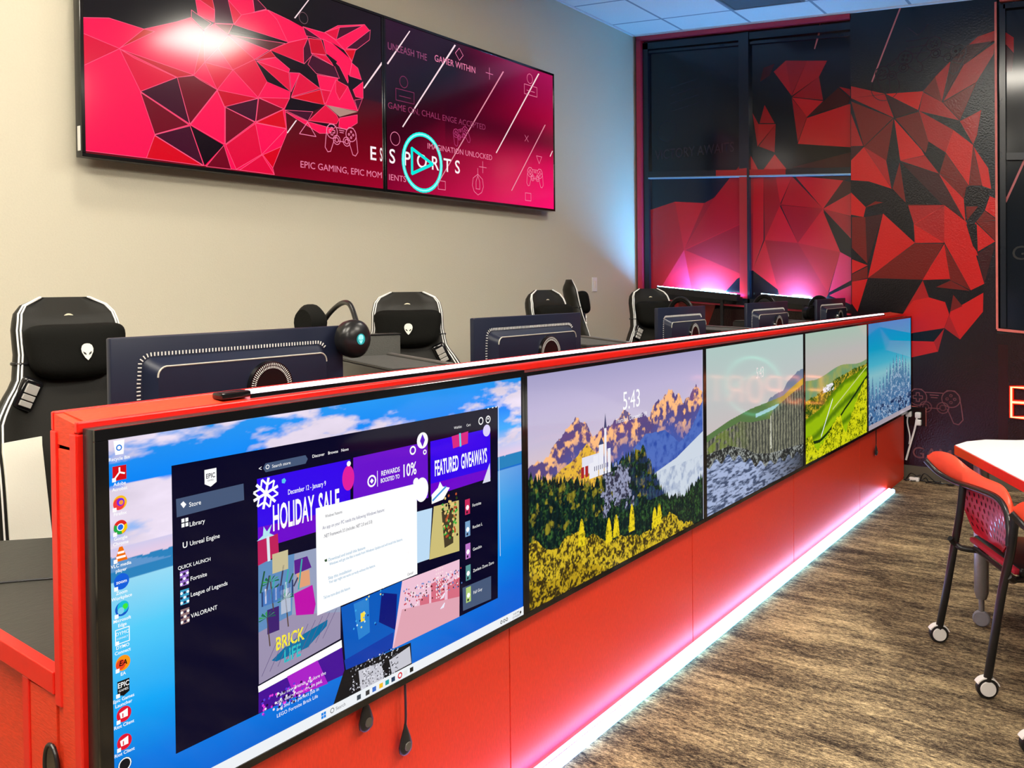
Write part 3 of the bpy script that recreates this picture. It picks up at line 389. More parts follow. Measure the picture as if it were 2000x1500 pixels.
# wall below the left windows and right of the pillar (printed film)
A = Art(far(XF)); A.rect(-YL + .002, -.02, -.434, 1.24, (.018, .004, .005)); A.poly([(-2.31, .9), (-2.31, 1.33), (-1.9, 1.30), (-1.9, .9)], PAL['r']); A.poly([(-1.9, .9), (-1.9, 1.3), (-1.55, 1.28), (-1.7, .9)], PAL['m'])
A.rect(.562, -.02, 4.9, 1.08, (.020, .006, .006)); A.rect(.57, .06, .63, 1.0, (.028, .004, .004))
props(A.build('wall_far_film', muralwall), kind='structure')
struct('baseboard_far', prism(B(), [(-4.9, -.02), (-4.9, .055), (.06, .075), (.06, -.02)], 6.172, 6.187, 'yz'), mat('taupe_cove_base', (.10, .085, .06), .5, var=.15, bscale=8))
struct('baseboard_left', box(B(), -4.0, 6.18, YL - .012, YL, -.02, .09), MATS['taupe_cove_base'])

# ---- ceiling lights (2 x 4 ft troffers) and the unlit return-air panel
emit = mat('troffer_lens', (.9, .9, .9), .4, emis=(1., .93, .80), es=CEIL_L)
def troffer(x0, y0, wx, wy, label):
    t = thing('ceiling_light', label, 'ceiling light', (x0, y0, cz(y0) - .012), 0, 'recessed ceiling lights'); t.rotation_euler = (math.atan(.084), 0, 0)
    bm = B(); w = .018
    for q in ((0, wx, 0, w), (0, wx, wy - w, wy), (0, w, w, wy - w), (wx - w, wx, w, wy - w)): box(bm, q[0], q[1], q[2], q[3], -.004, .01)
    obj('frame', bm, white, t); obj('diffuser', box(B(), w, wx - w, w, wy - w, 0, .006), emit, t)
for x0, y0, wx, wy, lb in ((3.05, -.61, .66, .60, 'square recessed ceiling light above the middle of the screen counter'),
        (-1.1, -.9, 1.22, .60, 'long recessed ceiling light above the near end of the screen counter'), (-1.9, .4, 1.22, .6, 'long recessed ceiling light behind the photographer by the beige wall'),
        (-2.4, -2.8, 1.22, .6, 'long recessed ceiling light behind the photographer over the open floor'), (.3, -3.8, 1.22, .6, 'long recessed ceiling light above the open floor on the right'), (2.0, -2.6, 1.22, .6, 'long recessed ceiling light above the white table'), (.6, 1.25, .6, .3, 'small ceiling light above the first gaming chair')):
    troffer(x0, y0, wx, wy, lb)
t = thing('air_vent', 'grey return air panel in the ceiling near the printed windows', 'vent', (5.19, .64, cz(.64) - .01)); t.rotation_euler = (math.atan(.084), 0, 0)
bm = B(); box(bm, 0, .56, 0, .02, -.003, .008); box(bm, 0, .56, .54, .56, -.003, .008); box(bm, 0, .02, .02, .54, -.003, .008); box(bm, .54, .56, .02, .54, -.003, .008)
obj('frame', bm, greymetal, t); obj('grille', box(B(), .02, .54, .02, .54, 0, .006), mat('grey_vent_mesh', (.12, .13, .15), .6, var=.3, bscale=200), t)

# ---------------------------------------------------------------- the red screen counter
X0, X1, YF, YB, ZT, ZR = -.032, 6.12, .04, .135, 1.214, 1.226
t = thing('screen_counter', 'long red laminate counter wall carrying the row of five screens', 'counter', (0, 0, -.02))
o = lambda n_, bm_, m_, **k: obj(n_, bm_, m_, t, **k)
t.location = (0, 0, 0)
o('core', box(B(), X0 + .004, X1 - .004, YF + .004, YB - .004, -.02, ZT - .004), redlam)
xs = [X0 + .018, 1.197, 2.427, 3.651, 4.905, X1]
for a, b_ in zip(xs, xs[1:]): o('front_panel', box(B(), a + .0022, b_ - .0022, YF, YF + .006, .0, ZT - .018, .0008), redface)
o('top_cap', prism(B(), [(YF + .008, ZT - .006), (YB - .008, ZT - .006), (YB - .008, ZR), (YF + .008, ZT + .001)], X0 + .018, X1, 'yz'), redlam)
bm = B(); box(bm, X0, X1, YF - .001, YF + .012, ZT - .018, ZT + .002, .003); box(bm, X0, X1, YB - .012, YB, ZT - .02, ZR + .002, .003)
o('top_edge', bm, redtrim)
bm = B(); box(bm, X0 - .002, X0 + .018, YF, YF + .026, -.02, ZT - .019, .003); box(bm, X0 - .002, X0 + .018, YB - .024, YB, .70, ZT - .019, .003)
o('end_post', bm, redtrim)
bm = B(); prism(bm, [(YF + .012, ZT - .045), (YB - .012, ZT - .042), (YB - .012, ZR - .002), (YF + .012, ZT - .002)], X0 + .001, X0 + .018, 'yz'); box(bm, X0 + .001, X0 + .018, YF + .026, YB - .024, -.02, ZT - .05, .001)
o('end_panel', bm, redlam)
o('shadow_gap', box(B(), X0 + .004, X0 + .018, YF + .026, YB - .024, ZT - .05, ZT - .044), gloss)
# ---- side desk at the near end
t = thing('side_desk', 'charcoal topped desk with red edge joined to the near end of the counter', 'desk', (0, 0, 0))
o = lambda n_, bm_, m_, **k: obj(n_, bm_, m_, t, **k)
def tilt(bm):
    for v in bm.verts: v.co.z += .045 * (v.co.y - YB)
    return bm
ext = [(-.012, YB + .001), (-.012, 1.132), (.222, .964), (.43, .814), (.43, YB + .001)]
o('desktop', tilt(prism(B(), ext, .722, .757, 'xy')), worktop)
o('edge_band', tilt(box(B(), -.036, -.0125, YB + .001, 1.14, .718, .759, .002)), redtrim)
o('side_panel', box(B(), -.008, .015, .262, 1.1, -.02, .718), redlam)
o('foot_panel', box(B(), X0 + .001, X0 + .018, YB + .001, .236, -.02, .715, .001), redlam)
o('corner_strip', box(B(), X0 - .002, X0 + .018, .237, .262, -.02, .722, .002), redtrim)
t2 = thing('desk_cable', 'thin black cable lying across the charcoal side desk', 'cable', (0, 0, 0))
obj('cord', tilt(tube(B(), spline([(-.005, .715, .76), (.092, .653, .76), (.181, .592, .76), (.30, .51, .76), (.41, .49, .76)]), .0025, 6)), black, t2)
bm = B(); n = 20
q = [(.145 + .024 * math.cos(PI * k / n), .585 + .042 * math.sin(PI * k / n)) for k in range(n + 1)] + [(.145 - .024 * math.cos(PI * k / n), .45 - .042 * math.sin(PI * k / n)) for k in range(n + 1)]
t2 = thing('cable_grommet', 'oval black plastic cable slot in the red end of the counter', 'cable grommet', (0, 0, 0))
obj('slot', prism(B(), q, X0 - .006, X0 - .001, 'yz'), gloss, t2)
bm = tube(B(), [(X0 - .006, a, b_) for a, b_ in q], .0035, 8, True); obj('rim', bm, black, t2)

# ---------------------------------------------------------------- light strips
def emitmat(name, pts, axis=0, span=6.2, es=8):
    m = bpy.data.materials.new(name); m.use_nodes = True; nt = m.node_tree; b = nt.nodes['Principled BSDF']
    tc = nt.nodes.new('ShaderNodeTexCoord'); sp = nt.nodes.new('ShaderNodeSeparateXYZ'); nt.links.new(tc.outputs['Object'], sp.inputs[0])
    dv = nt.nodes.new('ShaderNodeMath'); dv.operation = 'DIVIDE'; dv.inputs[1].default_value = span; nt.links.new(sp.outputs[axis], dv.inputs[0])
    cr = nt.nodes.new('ShaderNodeValToRGB'); nt.links.new(dv.outputs[0], cr.inputs[0]); e = cr.color_ramp.elements
    e[0].position = pts[0][0]; e[0].color = (*pts[0][1], 1); e[1].position = pts[-1][0]; e[1].color = (*pts[-1][1], 1)
    for p_, c_ in pts[1:-1]: e.new(p_).color = (*c_, 1)
    nt.links.new(cr.outputs[0], b.inputs['Emission Color']); b.inputs['Emission Strength'].default_value = es; b.inputs['Base Color'].default_value = (.8, .8, .8, 1); return m
t = thing('light_strip', 'white glowing light tube lying on top of the red counter', 'light strip', (0, 0, 0))
obj('tube', box(B(), .335, 5.62, .058, .082, ZT + .009, ZT + .019, .004), emitmat('top_led', [(0, (1, .75, .95)), (.2, (.9, .8, 1)), (.5, (.6, .9, 1)), (1, (.7, .95, 1))], es=3.2), t, smooth=True)
obj('channel', box(B(), .335, 5.62, .053, .0575, ZT + .003, ZT + .012), gloss, t)
obj('end_cap', box(B(), .265, .335, .052, .088, ZT + .006, ZT + .020, .004), gloss, t, smooth=True)
t = thing('light_strip', 'glowing light tube on the carpet along the foot of the red counter', 'light strip', (0, 0, 0))
obj('tube', box(B(), -.03, 5.60, -.014, .010, -.016, .012, .007), emitmat('floor_led', [(0, (.5, .35, 1)), (.2, (.35, .45, 1)), (.3, (.12, .55, 1)), (1, (.16, .55, 1))], es=8), t, smooth=True)
obj('added_glow_line', box(B(), -.03, 5.60, .016, .03, .004, .012, .002), emitmat('added_panel_glow', [(0, (1, .12, .9)), (.27, (1, .2, .9)), (.5, (.75, .4, 1)), (1, (.8, .55, 1))], es=9), t)  # added magenta emitter, tints the panel above the floor tube

# ---------------------------------------------------------------- five counter screens
SW, SH, SP_, SZ = 1.2096, .6804, 1.2374, 1.185
scr_em = artmat('counter_display', 1.0, .07, spec=.12); tv_em = artmat('television_display', 1.0, .13, spec=.4)
def flat(y0): return lambda a, b_, off: (a, np.full_like(a, y0) - off, b_)
def painter(i, fn, H=240, Wd=427):
    cv = fn(H, Wd); A = Art(flat(-.0005), 6e-6); x = i * SP_; A.grid(x, SZ - SH, x + SW, SZ, cv); return A
def uv(H, Wd): return np.meshgrid(np.linspace(0, 1, Wd), np.linspace(0, 1, H))
def paint1(H, Wd):
    u, v = uv(H, Wd); c = grad(v, [(0, (40, 150, 240)), (.12, (0, 135, 250)), (.2, (60, 170, 250)), (.27, (200, 200, 235)), (.31, (225, 200, 225)), (.36, (150, 215, 240)), (.5, (80, 200, 245)), (.7, (10, 165, 245)), (.85, (0, 120, 225)), (1, (0, 95, 205))])
    c = c * (1 + .25 * (fbm(H, Wd, 3, 3, 91) - .5))[..., None]
    n = .75 * fbm(H, Wd, 12, 6, 5, 6) + .25 * fbm(H, Wd, 60, 30, 15, 4); c1 = np.clip((n - .50) * 9, 0, 1) * ((v < .28)); c1 = np.maximum(c1, np.clip((n - .36) * 8, 0, 1) * (v > .12) * (v < .28) * (u < .3)); c = mix(c, np.array(S((238, 225, 245))) * (.75 + .35 * fbm(H, Wd, 20, 12, 8))[..., None], c1)
    ridge = .325 - .03 * fbm(1, Wd, 1, 7, 3)[0][None] ; mt = (v > ridge) & (v < .365 + .0 * u); c[mt] = S((40, 130, 190))
    ridge2 = .30 + .05 * np.abs(np.sin(u * 9)) ; c[(v > ridge2) & (v < .34) & (u < .2)] = S((95, 150, 205))
    c = mix(c, np.array(S((0, 90, 215)))[None, None], np.clip((u - .6) * 2, 0, 1) * (v > .36) * .8); return c
def paint2(H, Wd):
    u, v = uv(H, Wd); c = grad(v, [(0, (165, 160, 200)), (.15, (190, 180, 215)), (.3, (200, 190, 215)), (.45, (225, 200, 200))]); N = fbm(H, Wd, 30, 50, 11); N2 = .5 * fbm(H, Wd, 110, 190, 4, 2) + .5 * fbm(H, Wd, 40, 70, 41, 3)
    def ridge(pts, jag, seed, k): return interp(u, pts) + jag * (fbm(1, Wd, 1, k, seed)[0][None] - .5)
    r1 = ridge([(0, .40), (.09, .36), (.17, .27), (.23, .22), (.3, .33), (.38, .3), (.47, .24), (.55, .3), (.62, .3), (.7, .22), (.77, .19), (.84, .27), (.9, .26), (.95, .19), (1, .26)], .07, 3, 34)
    rock = mix(np.array(S((90, 75, 130)))[None, None] * np.ones_like(c), np.array(S((255, 190, 130)))[None, None], (N - .47) * 7); rock = mix(rock, np.array(S((70, 90, 170)))[None, None], (v - r1 - .08) * 6)
    k = v > r1; c[k] = rock[k]
    r2 = ridge([(0, .5), (.4, .5), (.5, .47), (.6, .40), (.72, .40), (.82, .50), (.9, .46), (1, .30)], .02, 9, 20); k = v > r2; c[k] = mix(np.array(S((80, 110, 190)))[None, None] * np.ones_like(c), np.array(S((45, 75, 165)))[None, None], (N - .4) * 3)[k]
    hz = np.array(S((205, 215, 228)))[None, None] * np.ones_like(c); k = (v > interp(u, [(0, .6), (.5, .62), (.65, .62), (.8, .58), (1, .48)])); c[k] = mix(hz, np.array(S((150, 165, 195)))[None, None], (N - .45) * 3 * (v > .62))[k]
    # golden hill on the left and the forest
    k = (v > ridge([(0, .45), (.1, .47), (.2, .42), (.27, .36), (.33, .43), (.36, .5), (1, 1)], .02, 4, 20)) & (u < .36); c[k] = mix(np.array(S((235, 185, 60)))[None, None] * np.ones_like(c), np.array(S((110, 75, 70)))[None, None], (N2 - .5) * 5)[k]
    spk = .035 * (np.abs(((u * 46 + 3 * noise(1, Wd, 1, 30, 2)) % 1) - .5) * 2 - .5)
    fr = ridge([(0, .42), (.05, .45), (.2, .5), (.3, .56), (.4, .50), (.5, .47), (.58, .46), (.63, .56), (.68, .68), (.75, .78), (.85, .8), (1, .74)], .03, 21, 60) + spk
    dk = mix(np.array(S((12, 34, 34)))[None, None] * np.ones_like(c), np.array(S((60, 105, 50)))[None, None], (N2 - .5) * 4); dk = mix(dk, np.array(S((150, 140, 40)))[None, None], (fbm(H, Wd, 30, 50, 77) - .60) * 9 * (v < .72)); dk = mix(dk, np.array(S((40, 60, 120)))[None, None], (u - .42) * 2.5 * (v < .75) * (N > .45))
    st = np.abs(np.sin(u * 150 + 4 * N)) * .55 + .45; dk = dk * st[..., None]; k = v > fr; c[k] = dk[k]
    k = (v > .52 + .12 * (N - .5)) & (v < .70 + .3 * (N - .5)) & (np.abs(u - .42 - .12 * (v - .6)) < .02 + .1 * N); c[k] = mix(np.array(S((150, 155, 185)))[None, None] * np.ones_like(c), np.array(S((50, 50, 70)))[None, None], (N2 - .45) * 8)[k]
    yl = ridge([(0, .70), (.1, .78), (.22, .76), (.4, .86), (.5, .9), (.6, .92), (.75, .86), (.85, .95), (1, 1.05)], .06, 31, 30); k = v > yl
    c[k] = mix(np.array(S((215, 185, 40)))[None, None] * np.ones_like(c), np.array(S((60, 50, 20)))[None, None], (N2 - .42) * 6)[k]; k = (v > yl + .14) & (u < .4); c[k] = c[k] * np.array([.75, .7, .5])
    for x, y, h in ((.24, .80, .10), (.38, .84, .09), (.42, .83, .08), (.51, .84, .11), (.65, .88, .08), (.68, .87, .08)):
        wd = .016 * (.5 + N2) * np.sqrt(np.clip((v - y + h) / h, 0, 1)) * 1.1; k = (np.abs(u - x) < wd) & (v > y - h) & (v < y + .03); c[k] = mix(np.array(S((235, 210, 30)))[None, None] * np.ones_like(c), np.array(S((120, 110, 20)))[None, None], (N2 - .5) * 6)[k]
    k = (v > .42) & (v < .50) & (np.abs(u - .3) < .055); c[k] = S((225, 225, 240))
    return c
def paint3(H, Wd):
    u, v = uv(H, Wd); c = grad(v, [(0, (175, 200, 195)), (.3, (190, 195, 195)), (.5, (200, 190, 190))]); N = fbm(H, Wd, 20, 30, 14); N2 = .5 * fbm(H, Wd, 120, 160, 15, 2) + .5 * fbm(H, Wd, 40, 50, 16, 3)
    r1 = interp(u, [(0, .7), (.3, .53), (.45, .48), (.55, .46), (.66, .38), (.75, .38), (.9, .28), (1, .26)]) + .04 * (fbm(1, Wd, 1, 20, 6)[0] - .5); k = v > r1; c[k] = S((110, 125, 150))
    r1 = interp(u, [(0, .52), (.2, .47), (.4, .44), (.6, .43), (.75, .42), (.85, .38), (1, .33)]); k = v > r1; c[k] = mix(np.array(S((90, 120, 70)))[None, None] * np.ones_like(c), np.array(S((190, 160, 60)))[None, None], (u - .55) * 2.5)[k]
    k = (v > .485 - .08 * (u - .45)) & (v < .51 - .08 * (u - .45)) & (u > .45) & (u < .7); c[k] = S((160, 190, 200))
    top = interp(u, [(0, .56), (.1, .53), (.3, .50), (.4, .53), (.6, .55), (.63, .5), (.8, .44), (1, .38)]); cl = np.abs(np.sin(u * 95 + 2 * N)); cc = mix(np.array(S((35, 40, 45)))[None, None] * np.ones_like(c), np.array(S((150, 150, 125)))[None, None], cl * 1.3 * N2); cc = mix(cc, np.array(S((120, 140, 50)))[None, None], (.42 - u) * 2 * (N > .48)); k = v > top; c[k] = cc[k]
    k = (np.abs(u - .61) < .004 + .02 * np.clip(v - .55, 0, 1)) & (v > .53) & (v < .76) & (N2 > .38); c[k] = S((215, 215, 195))
    sh = interp(u, [(0, .70), (.2, .70), (.35, .76), (.45, .82), (.6, .86), (1, .9)]); k = v > sh - .07; c[k] = mix(np.array(S((40, 42, 42)))[None, None] * np.ones_like(c), np.array(S((150, 155, 150)))[None, None], (N2 - .5) * 7)[k]
    k = v > sh + .02 * np.sin(u * 60); wv = fbm(H, Wd, 90, 30, 44, 3); c[k] = mix(mix(np.array(S((165, 180, 215)))[None, None] * np.ones_like(c), np.array(S((60, 75, 105)))[None, None], (wv - .42) * 4), np.array(S((30, 32, 30)))[None, None], (u - .38) * 1.6 + (v - 1) * .6)[k]
    return c
def paint4(H, Wd):
    u, v = uv(H, Wd); c = grad(v, [(0, (165, 190, 175)), (.2, (185, 180, 178)), (.35, (190, 180, 170))]); N = fbm(H, Wd, 10, 14, 24); N2 = .5 * fbm(H, Wd, 120, 130, 25, 2) + .5 * fbm(H, Wd, 34, 34, 26, 3)
    k = v > .36 + .02 * np.sin(u * 9) - .05 * u; c[k] = mix(np.array(S((110, 150, 110)))[None, None] * np.ones_like(c), np.array(S((150, 160, 90)))[None, None], (N - .4) * 3)[k]
    k = v > interp(u, [(0, .50), (.2, .47), (.45, .40), (.7, .36), (1, .34)]) + .04 * N2; c[k] = mix(np.array(S((50, 85, 20)))[None, None] * np.ones_like(c), np.array(S((200, 170, 40)))[None, None], (N2 - .45) * 5)[k]
    sl = interp(u, [(0, .66), (.2, .62), (.4, .52), (.6, .45), (.8, .42), (1, .38)]); k = v > sl; g = np.sin((v - sl) * 38 + 2 * N); gr = mix(np.array(S((150, 185, 10)))[None, None] * np.ones_like(c), np.array(S((50, 95, 5)))[None, None], g * .8); c[k] = gr[k]
    k = (np.abs((v - sl) - .18 - .1 * np.sin(u * 4)) < .012) & (v > sl); c[k] = S((20, 45, 10))
    k = (np.abs((v - .80) + (u - .25) * 1.5) < .009) & (u > .22) & (u < .40); c[k] = S((240, 245, 245)); k = (np.abs(v - .66 + (u - .4) * .45) < .006) & (u > .4); c[k] = S((205, 215, 130))
    tr = interp(u, [(0, .80), (.08, .78), (.16, .93), (.3, .86), (.45, .74), (.52, .72), (.6, .9), (.75, .72), (.85, .6), (.95, .5), (1, .5)]) + .05 * (np.abs((u * 16) % 1 - .5)); k = v > tr; c[k] = mix(np.array(S((215, 215, 20)))[None, None] * np.ones_like(c), np.array(S((70, 90, 0)))[None, None], (N2 - .45) * 5)[k]
    k = (v > .44) & (v < .50) & (u > .25) & (u < .42) & (N2 > .52); c[k] = S((235, 235, 245))
    return c
def paint5(H, Wd):
    u, v = uv(H, Wd); c = grad(v, [(0, (20, 130, 195)), (.25, (0, 150, 190)), (.4, (70, 170, 195)), (.5, (130, 185, 195)), (.8, (90, 140, 180))]); N = fbm(H, Wd, 10, 14, 34); N2 = .5 * fbm(H, Wd, 110, 100, 35, 2) + .5 * fbm(H, Wd, 34, 34, 36, 3)
    sp_ = np.abs((u * 13 + .3) % 1 - .5) * .5 + .12 * fbm(1, Wd, 1, 20, 8)[0]; k = v > .38 + sp_ * .9 + .1 * np.sin(u * 7); c[k] = mix(mix(c, np.array(S((45, 90, 140)))[None, None], np.ones_like(v) * .75), np.array(S((185, 205, 225)))[None, None], (N2 - .52) * 4)[k]
    k = (v > .8) & (N > .5) & (N2 < .5); c[k] = S((15, 40, 80)); k = v > .955; c[k] = S((165, 155, 165)); return c
tscr = []
labels = ['nearest counter screen, showing a desktop with a dark store window and white dialog', 'second counter screen, showing a white castle below jagged mountains and autumn forest', 'middle counter screen, showing dark sea cliffs with a waterfall', 'fourth counter screen, showing bright green hills with yellow trees', 'farthest counter screen, showing a teal sky above snowy blue fir trees']
for i, fn in enumerate((paint1, paint2, paint3, paint4, paint5)):
    t = thing('display_screen', labels[i], 'screen', (0, 0, 0), 0, 'row of counter screens')
    x = i * SP_; bl = .022 if i == 0 else .0065; br = .0065
    bt = .016; zt = SZ + (.02 if i == 0 else .012); zb = SZ - SH - .016; xl = x - .024 if i == 0 else x - .0135; xr = x + SW + .0138
    bm = B(); box(bm, xl, xr, .004, .0385, zb, zt, .002)
    obj('housing', bm, black, t, smooth=True)
    bm = B()
    for q in ((xl, xr, SZ, zt), (xl, xr, zb, SZ - SH), (xl, x, SZ - SH, SZ), (x + SW, xr, SZ - SH, SZ)): box(bm, q[0], q[1], -.004, .004, q[2], q[3], .0008, 1)
    obj('bezel', bm, gloss, t)
    A = painter(i, fn, *((420, 747) if i == 1 else (300, 533)))
    if i == 0:
        P1 = dict(N=(0, 0, .016), N2=S((70, 88, 120)), W=S((255, 255, 255)), V=S((52, 0, 235)), U2=S((110, 0, 205)), V2=S((105, 15, 205)), V3=S((70, 10, 150)), U3=S((170, 30, 200)),
            a1=S((150, 160, 190)), a2=S((95, 140, 190)), a3=S((155, 145, 175)), a4=S((0, 110, 160)), a5=S((190, 10, 170)), a6=S((225, 160, 120)), a7=S((90, 30, 140)), b1=S((0, 90, 190)), b2=S((40, 130, 210)), b3=S((5, 20, 120)), b4=S((250, 220, 60)), b5=S((10, 60, 170)),
            p1=S((240, 195, 215)), p2=S((215, 110, 130)), p3=S((225, 165, 180)), c1=S((190, 220, 245)), c2=S((205, 190, 120)), c3=S((70, 60, 40)), K=S((20, 20, 24)), K2=S((200, 200, 210)),
            T=S((50, 50, 60)), T2=S((110, 115, 140)), C=S((120, 185, 210)), g5=S((60, 90, 60)))
        wh = P1['W']
        def ap(L):
            for k_, *v in L: A.poly([(v[j] / 1000, v[j + 1] / 1000) for j in range(0, len(v), 2)], P1[k_])
        L = ART['s1']; pop = [q for q in L if q[0] == 'W' and len(q) == 9 and q[1] > 400 and q[1] < 480 and q[2] > 900]
        rest = [q for q in L if q not in pop]; ap(rest)
        A.line([(1.103, 1.115), (1.105, .70)], .002, S((225, 235, 245)))
        sm = SM['store']; g = lambda j: (sm[2 * j] / 1000, sm[2 * j + 1] / 1000)
        A.poly([(.187, 1.10), (.213, 1.10), (.213, 1.073), (.2, 1.066), (.187, 1.073)], wh); A.text('EPIC', .19, 1.083, .009, P1['N'], sx=.8, bold=.02); A.text('GAMES', .193, 1.077, .003, P1['N'])
        # search field and menu
        A.poly([(.327, 1.071), (.43, 1.071), (.436, 1.080), (.43, 1.089), (.327, 1.089), (.321, 1.080)], P1['N2']); A.ring(.332, 1.081, .004, .0015, wh, 10); A.text('Search store', .343, 1.077, .0065, wh); A.text('<', .31, 1.076, .01, wh)
        for s_, a in (('Discover', .448), ('Browse', .492), ('News', .53)): A.text(s_, a, 1.080, .0066, wh, bold=.01)
        A.text('Wishlist', .915, 1.077, .0066, wh); A.text('Cart', .965, 1.077, .0066, wh); A.ring(1.026, 1.084, .009, .003, wh, 14); A.ring(1.057, 1.084, .009, .003, wh, 14); A.disc(1.057, 1.086, .003, wh, n=8)
        for a in (1.055, 1.075, 1.09): A.rect(a, 1.112, a + .006, 1.115, wh)
        # banners
        A.fit('HOLIDAY', .342, .452, .948, .052, wh, .03); A.fit('SALE', .463, .523, .948, .052, wh, .03); A.fit('December 12 - January 9', .382, .485, 1.014, .0105, wh, .01); A.disc(.372, 1.045, .006, S((90, 200, 240)), n=5)
        for k in range(6):
            an = k * PI / 3 + .3; A.line([(.327, 1.028), (.327 + .03 * math.cos(an), 1.028 + .03 * math.sin(an))], .006, wh)
            for s2 in (-.5, .5): A.line([(.327 + .017 * math.cos(an), 1.028 + .017 * math.sin(an)), (.327 + .03 * math.cos(an + s2), 1.028 + .03 * math.sin(an + s2))], .004, wh)
        A.poly([(.305, .935), (.355, .94), (.357, .895), (.305, .886)], S((190, 30, 90))); A.poly([(.32, .962), (.328, .95), (.34, .962), (.334, .945), (.346, .938), (.303, .936), (.318, .944)], S((180, 230, 240))); A.line([(.33, .938), (.332, .89)], .007, S((220, 230, 240)))
        A.disc(.550, 1.018, .018, S((225, 30, 160)), .028); A.disc(.552, 1.05, .006, wh)
        A.fit('REWARDS', .652, .714, 1.004, .0115, wh, .02); A.fit('BOOSTED TO', .650, .713, .988, .010, wh, .02); A.fit('10%', .721, .772, .988, .030, wh, .02)
        A.ring(.622, .998, .012, .004, wh, 16); A.disc(.622, .998, .006, wh, n=4); A.line([(.640, .982), (.640, 1.018)], .0015, wh)
        A.disc(.795, 1.066, .020, wh); A.disc(.795, 1.066, .009, S((90, 20, 200)), .016, 4); A.ring(.760, 1.047, .009, .004, wh, 14); A.ring(.803, 1.036, .005, .003, wh, 10); A.disc(.790, .945, .024, wh, .03); A.disc(.770, .968, .010, wh)
        A.fit('FEATURED', .838, .931, .970, .038, wh, .03); A.fit('GIVEAWAYS', .941, 1.050, .970, .038, wh, .03)
        A.poly([(.905, 1.060), (.972, 1.064), (.970, 1.032), (.910, 1.028)], S((215, 40, 130))); A.line([(.938, 1.062), (.94, 1.03)], .007, S((90, 210, 235)))
        A.poly([(.826, .925), (.85, .938), (.858, .952), (.868, .938), (.895, .93), (.87, .905), (.826, .902)], wh); A.line([(.83, .91), (.88, .935)], .005, S((60, 150, 220))); A.poly([(1.03, .915), (1.062, .965), (1.064, .915)], S((220, 220, 240))); A.disc(1.05, 1.055, .016, S((220, 210, 250)))
        # game cards lettering and clutter
        A.fit('BRICK', .345, .42, .70, .026, S((250, 235, 60)), .03); A.fit('LIFE', .365, .41, .668, .026, S((40, 190, 200)), .03)
        for k, s_ in enumerate(('Make new friends, explore the', 'city, design your dream pad,', 'and find the perfect job in', 'LEGO Fortnite Brick Life')): A.text(s_, .345, .603 - .014 * k, .0075, wh)
        A.hold = True; A.k += 1
        for k in range(70): a = .31 + .13 * rng.random(); b_ = .575 + .04 * rng.random(); A.disc(a, b_ - .0, .003, [S((230, 60, 220)), S((90, 60, 220)), S((240, 230, 240)), S((30, 0, 60))][k % 4], n=5)
        for k in range(160):
            a = .72 + .22 * rng.random(); A.disc(a, .665 + .05 * rng.random(), .0025, [S((200, 60, 70)), S((250, 240, 240)), S((90, 130, 200)), S((60, 20, 30))][k % 4], n=5)
        for k in range(90):
            a = .865 + .06 * rng.random(); A.disc(a, .80 + .11 * rng.random(), .004, [S((40, 30, 20)), S((235, 200, 120)), S((60, 170, 60)), S((180, 80, 40))][k % 4], n=5)
        for k in range(7): A.line([(.855 + .005 * (k % 3), .63 + .025 * (k // 3)), (.87, .64 + .025 * (k // 3))], .003, S((240, 240, 255)))
        for k in range(420):
            a = .545 + .155 * rng.random(); b_ = .49 + .10 * rng.random(); A.disc(a, b_, .002, [S((235, 235, 245)), S((15, 15, 18)), S((120, 120, 130))][k % 3], n=4)
        # palms, shop fronts and road on the first card; towers on the blue card
        for px_, pz_ in ((.335, .845), (.372, .80), (.325, .775)):
            A.line([(px_, pz_), (px_ + .006, pz_ - .06)], .003, S((90, 70, 60)))
            for q_ in range(7): an = q_ * PI / 6 * 1.1 - .2; A.poly([(px_, pz_), (px_ + .022 * math.cos(an), pz_ + .014 * math.sin(an)), (px_ + .02 * math.cos(an + .3), pz_ + .010 * math.sin(an + .3))], [S((20, 110, 70)), S((60, 160, 90))][q_ % 2])
        for q_ in range(10): A.rect(.312 + .0085 * q_, .80 + .004 * (q_ % 3), .316 + .0085 * q_, .83 + .004 * (q_ % 2), [S((40, 60, 110)), S((230, 230, 250)), S((90, 110, 170))][q_ % 3])
        for q_ in range(9): A.line([(.31 + .02 * q_, .66 + .003 * q_), (.35 + .02 * q_, .72 + .002 * q_)], .0012, S((100, 85, 130)))
        for q_ in range(5): A.poly([(.56 + .018 * q_, .76), (.566 + .018 * q_, .80 + .012 * (q_ % 2)), (.572 + .018 * q_, .76)], S((0, 40, 130)))
        for q_ in range(26): A.rect(.55 + .11 * rng.random(), .64 + .12 * rng.random(), .553 + .11 * .5, .6405 + .1 * .01, S((0, 0, 0))) if False else A.disc(.56 + .10 * rng.random(), .66 + .11 * rng.random(), .0028, [S((60, 170, 230)), S((240, 230, 120)), S((10, 30, 120)), S((200, 240, 255))][q_ % 4], n=4)
        for q_ in range(8):
            for w_ in range(4): A.rect(.838 + .008 * w_, .66 + .01 * q_, .842 + .008 * w_, .664 + .01 * q_, S((250, 220, 225)))
        for k in range(9): A.line([(.31 + .012 * k, .83 - .01 * (k % 3)), (.32 + .012 * k, .87 - .012 * (k % 4))], .004, [S((30, 90, 60)), S((60, 60, 90)), S((60, 170, 170))][k % 3])
        for a, b_, w_, h_, c_ in ((.315, .80, .05, .03, (70, 120, 190)), (.34, .86, .04, .04, (200, 190, 150)), (.325, .74, .03, .05, (60, 30, 110)), (.36, .77, .025, .05, (180, 190, 210))): A.rect(a, b_, a + w_, b_ + h_, S(c_))
        A.hold = False
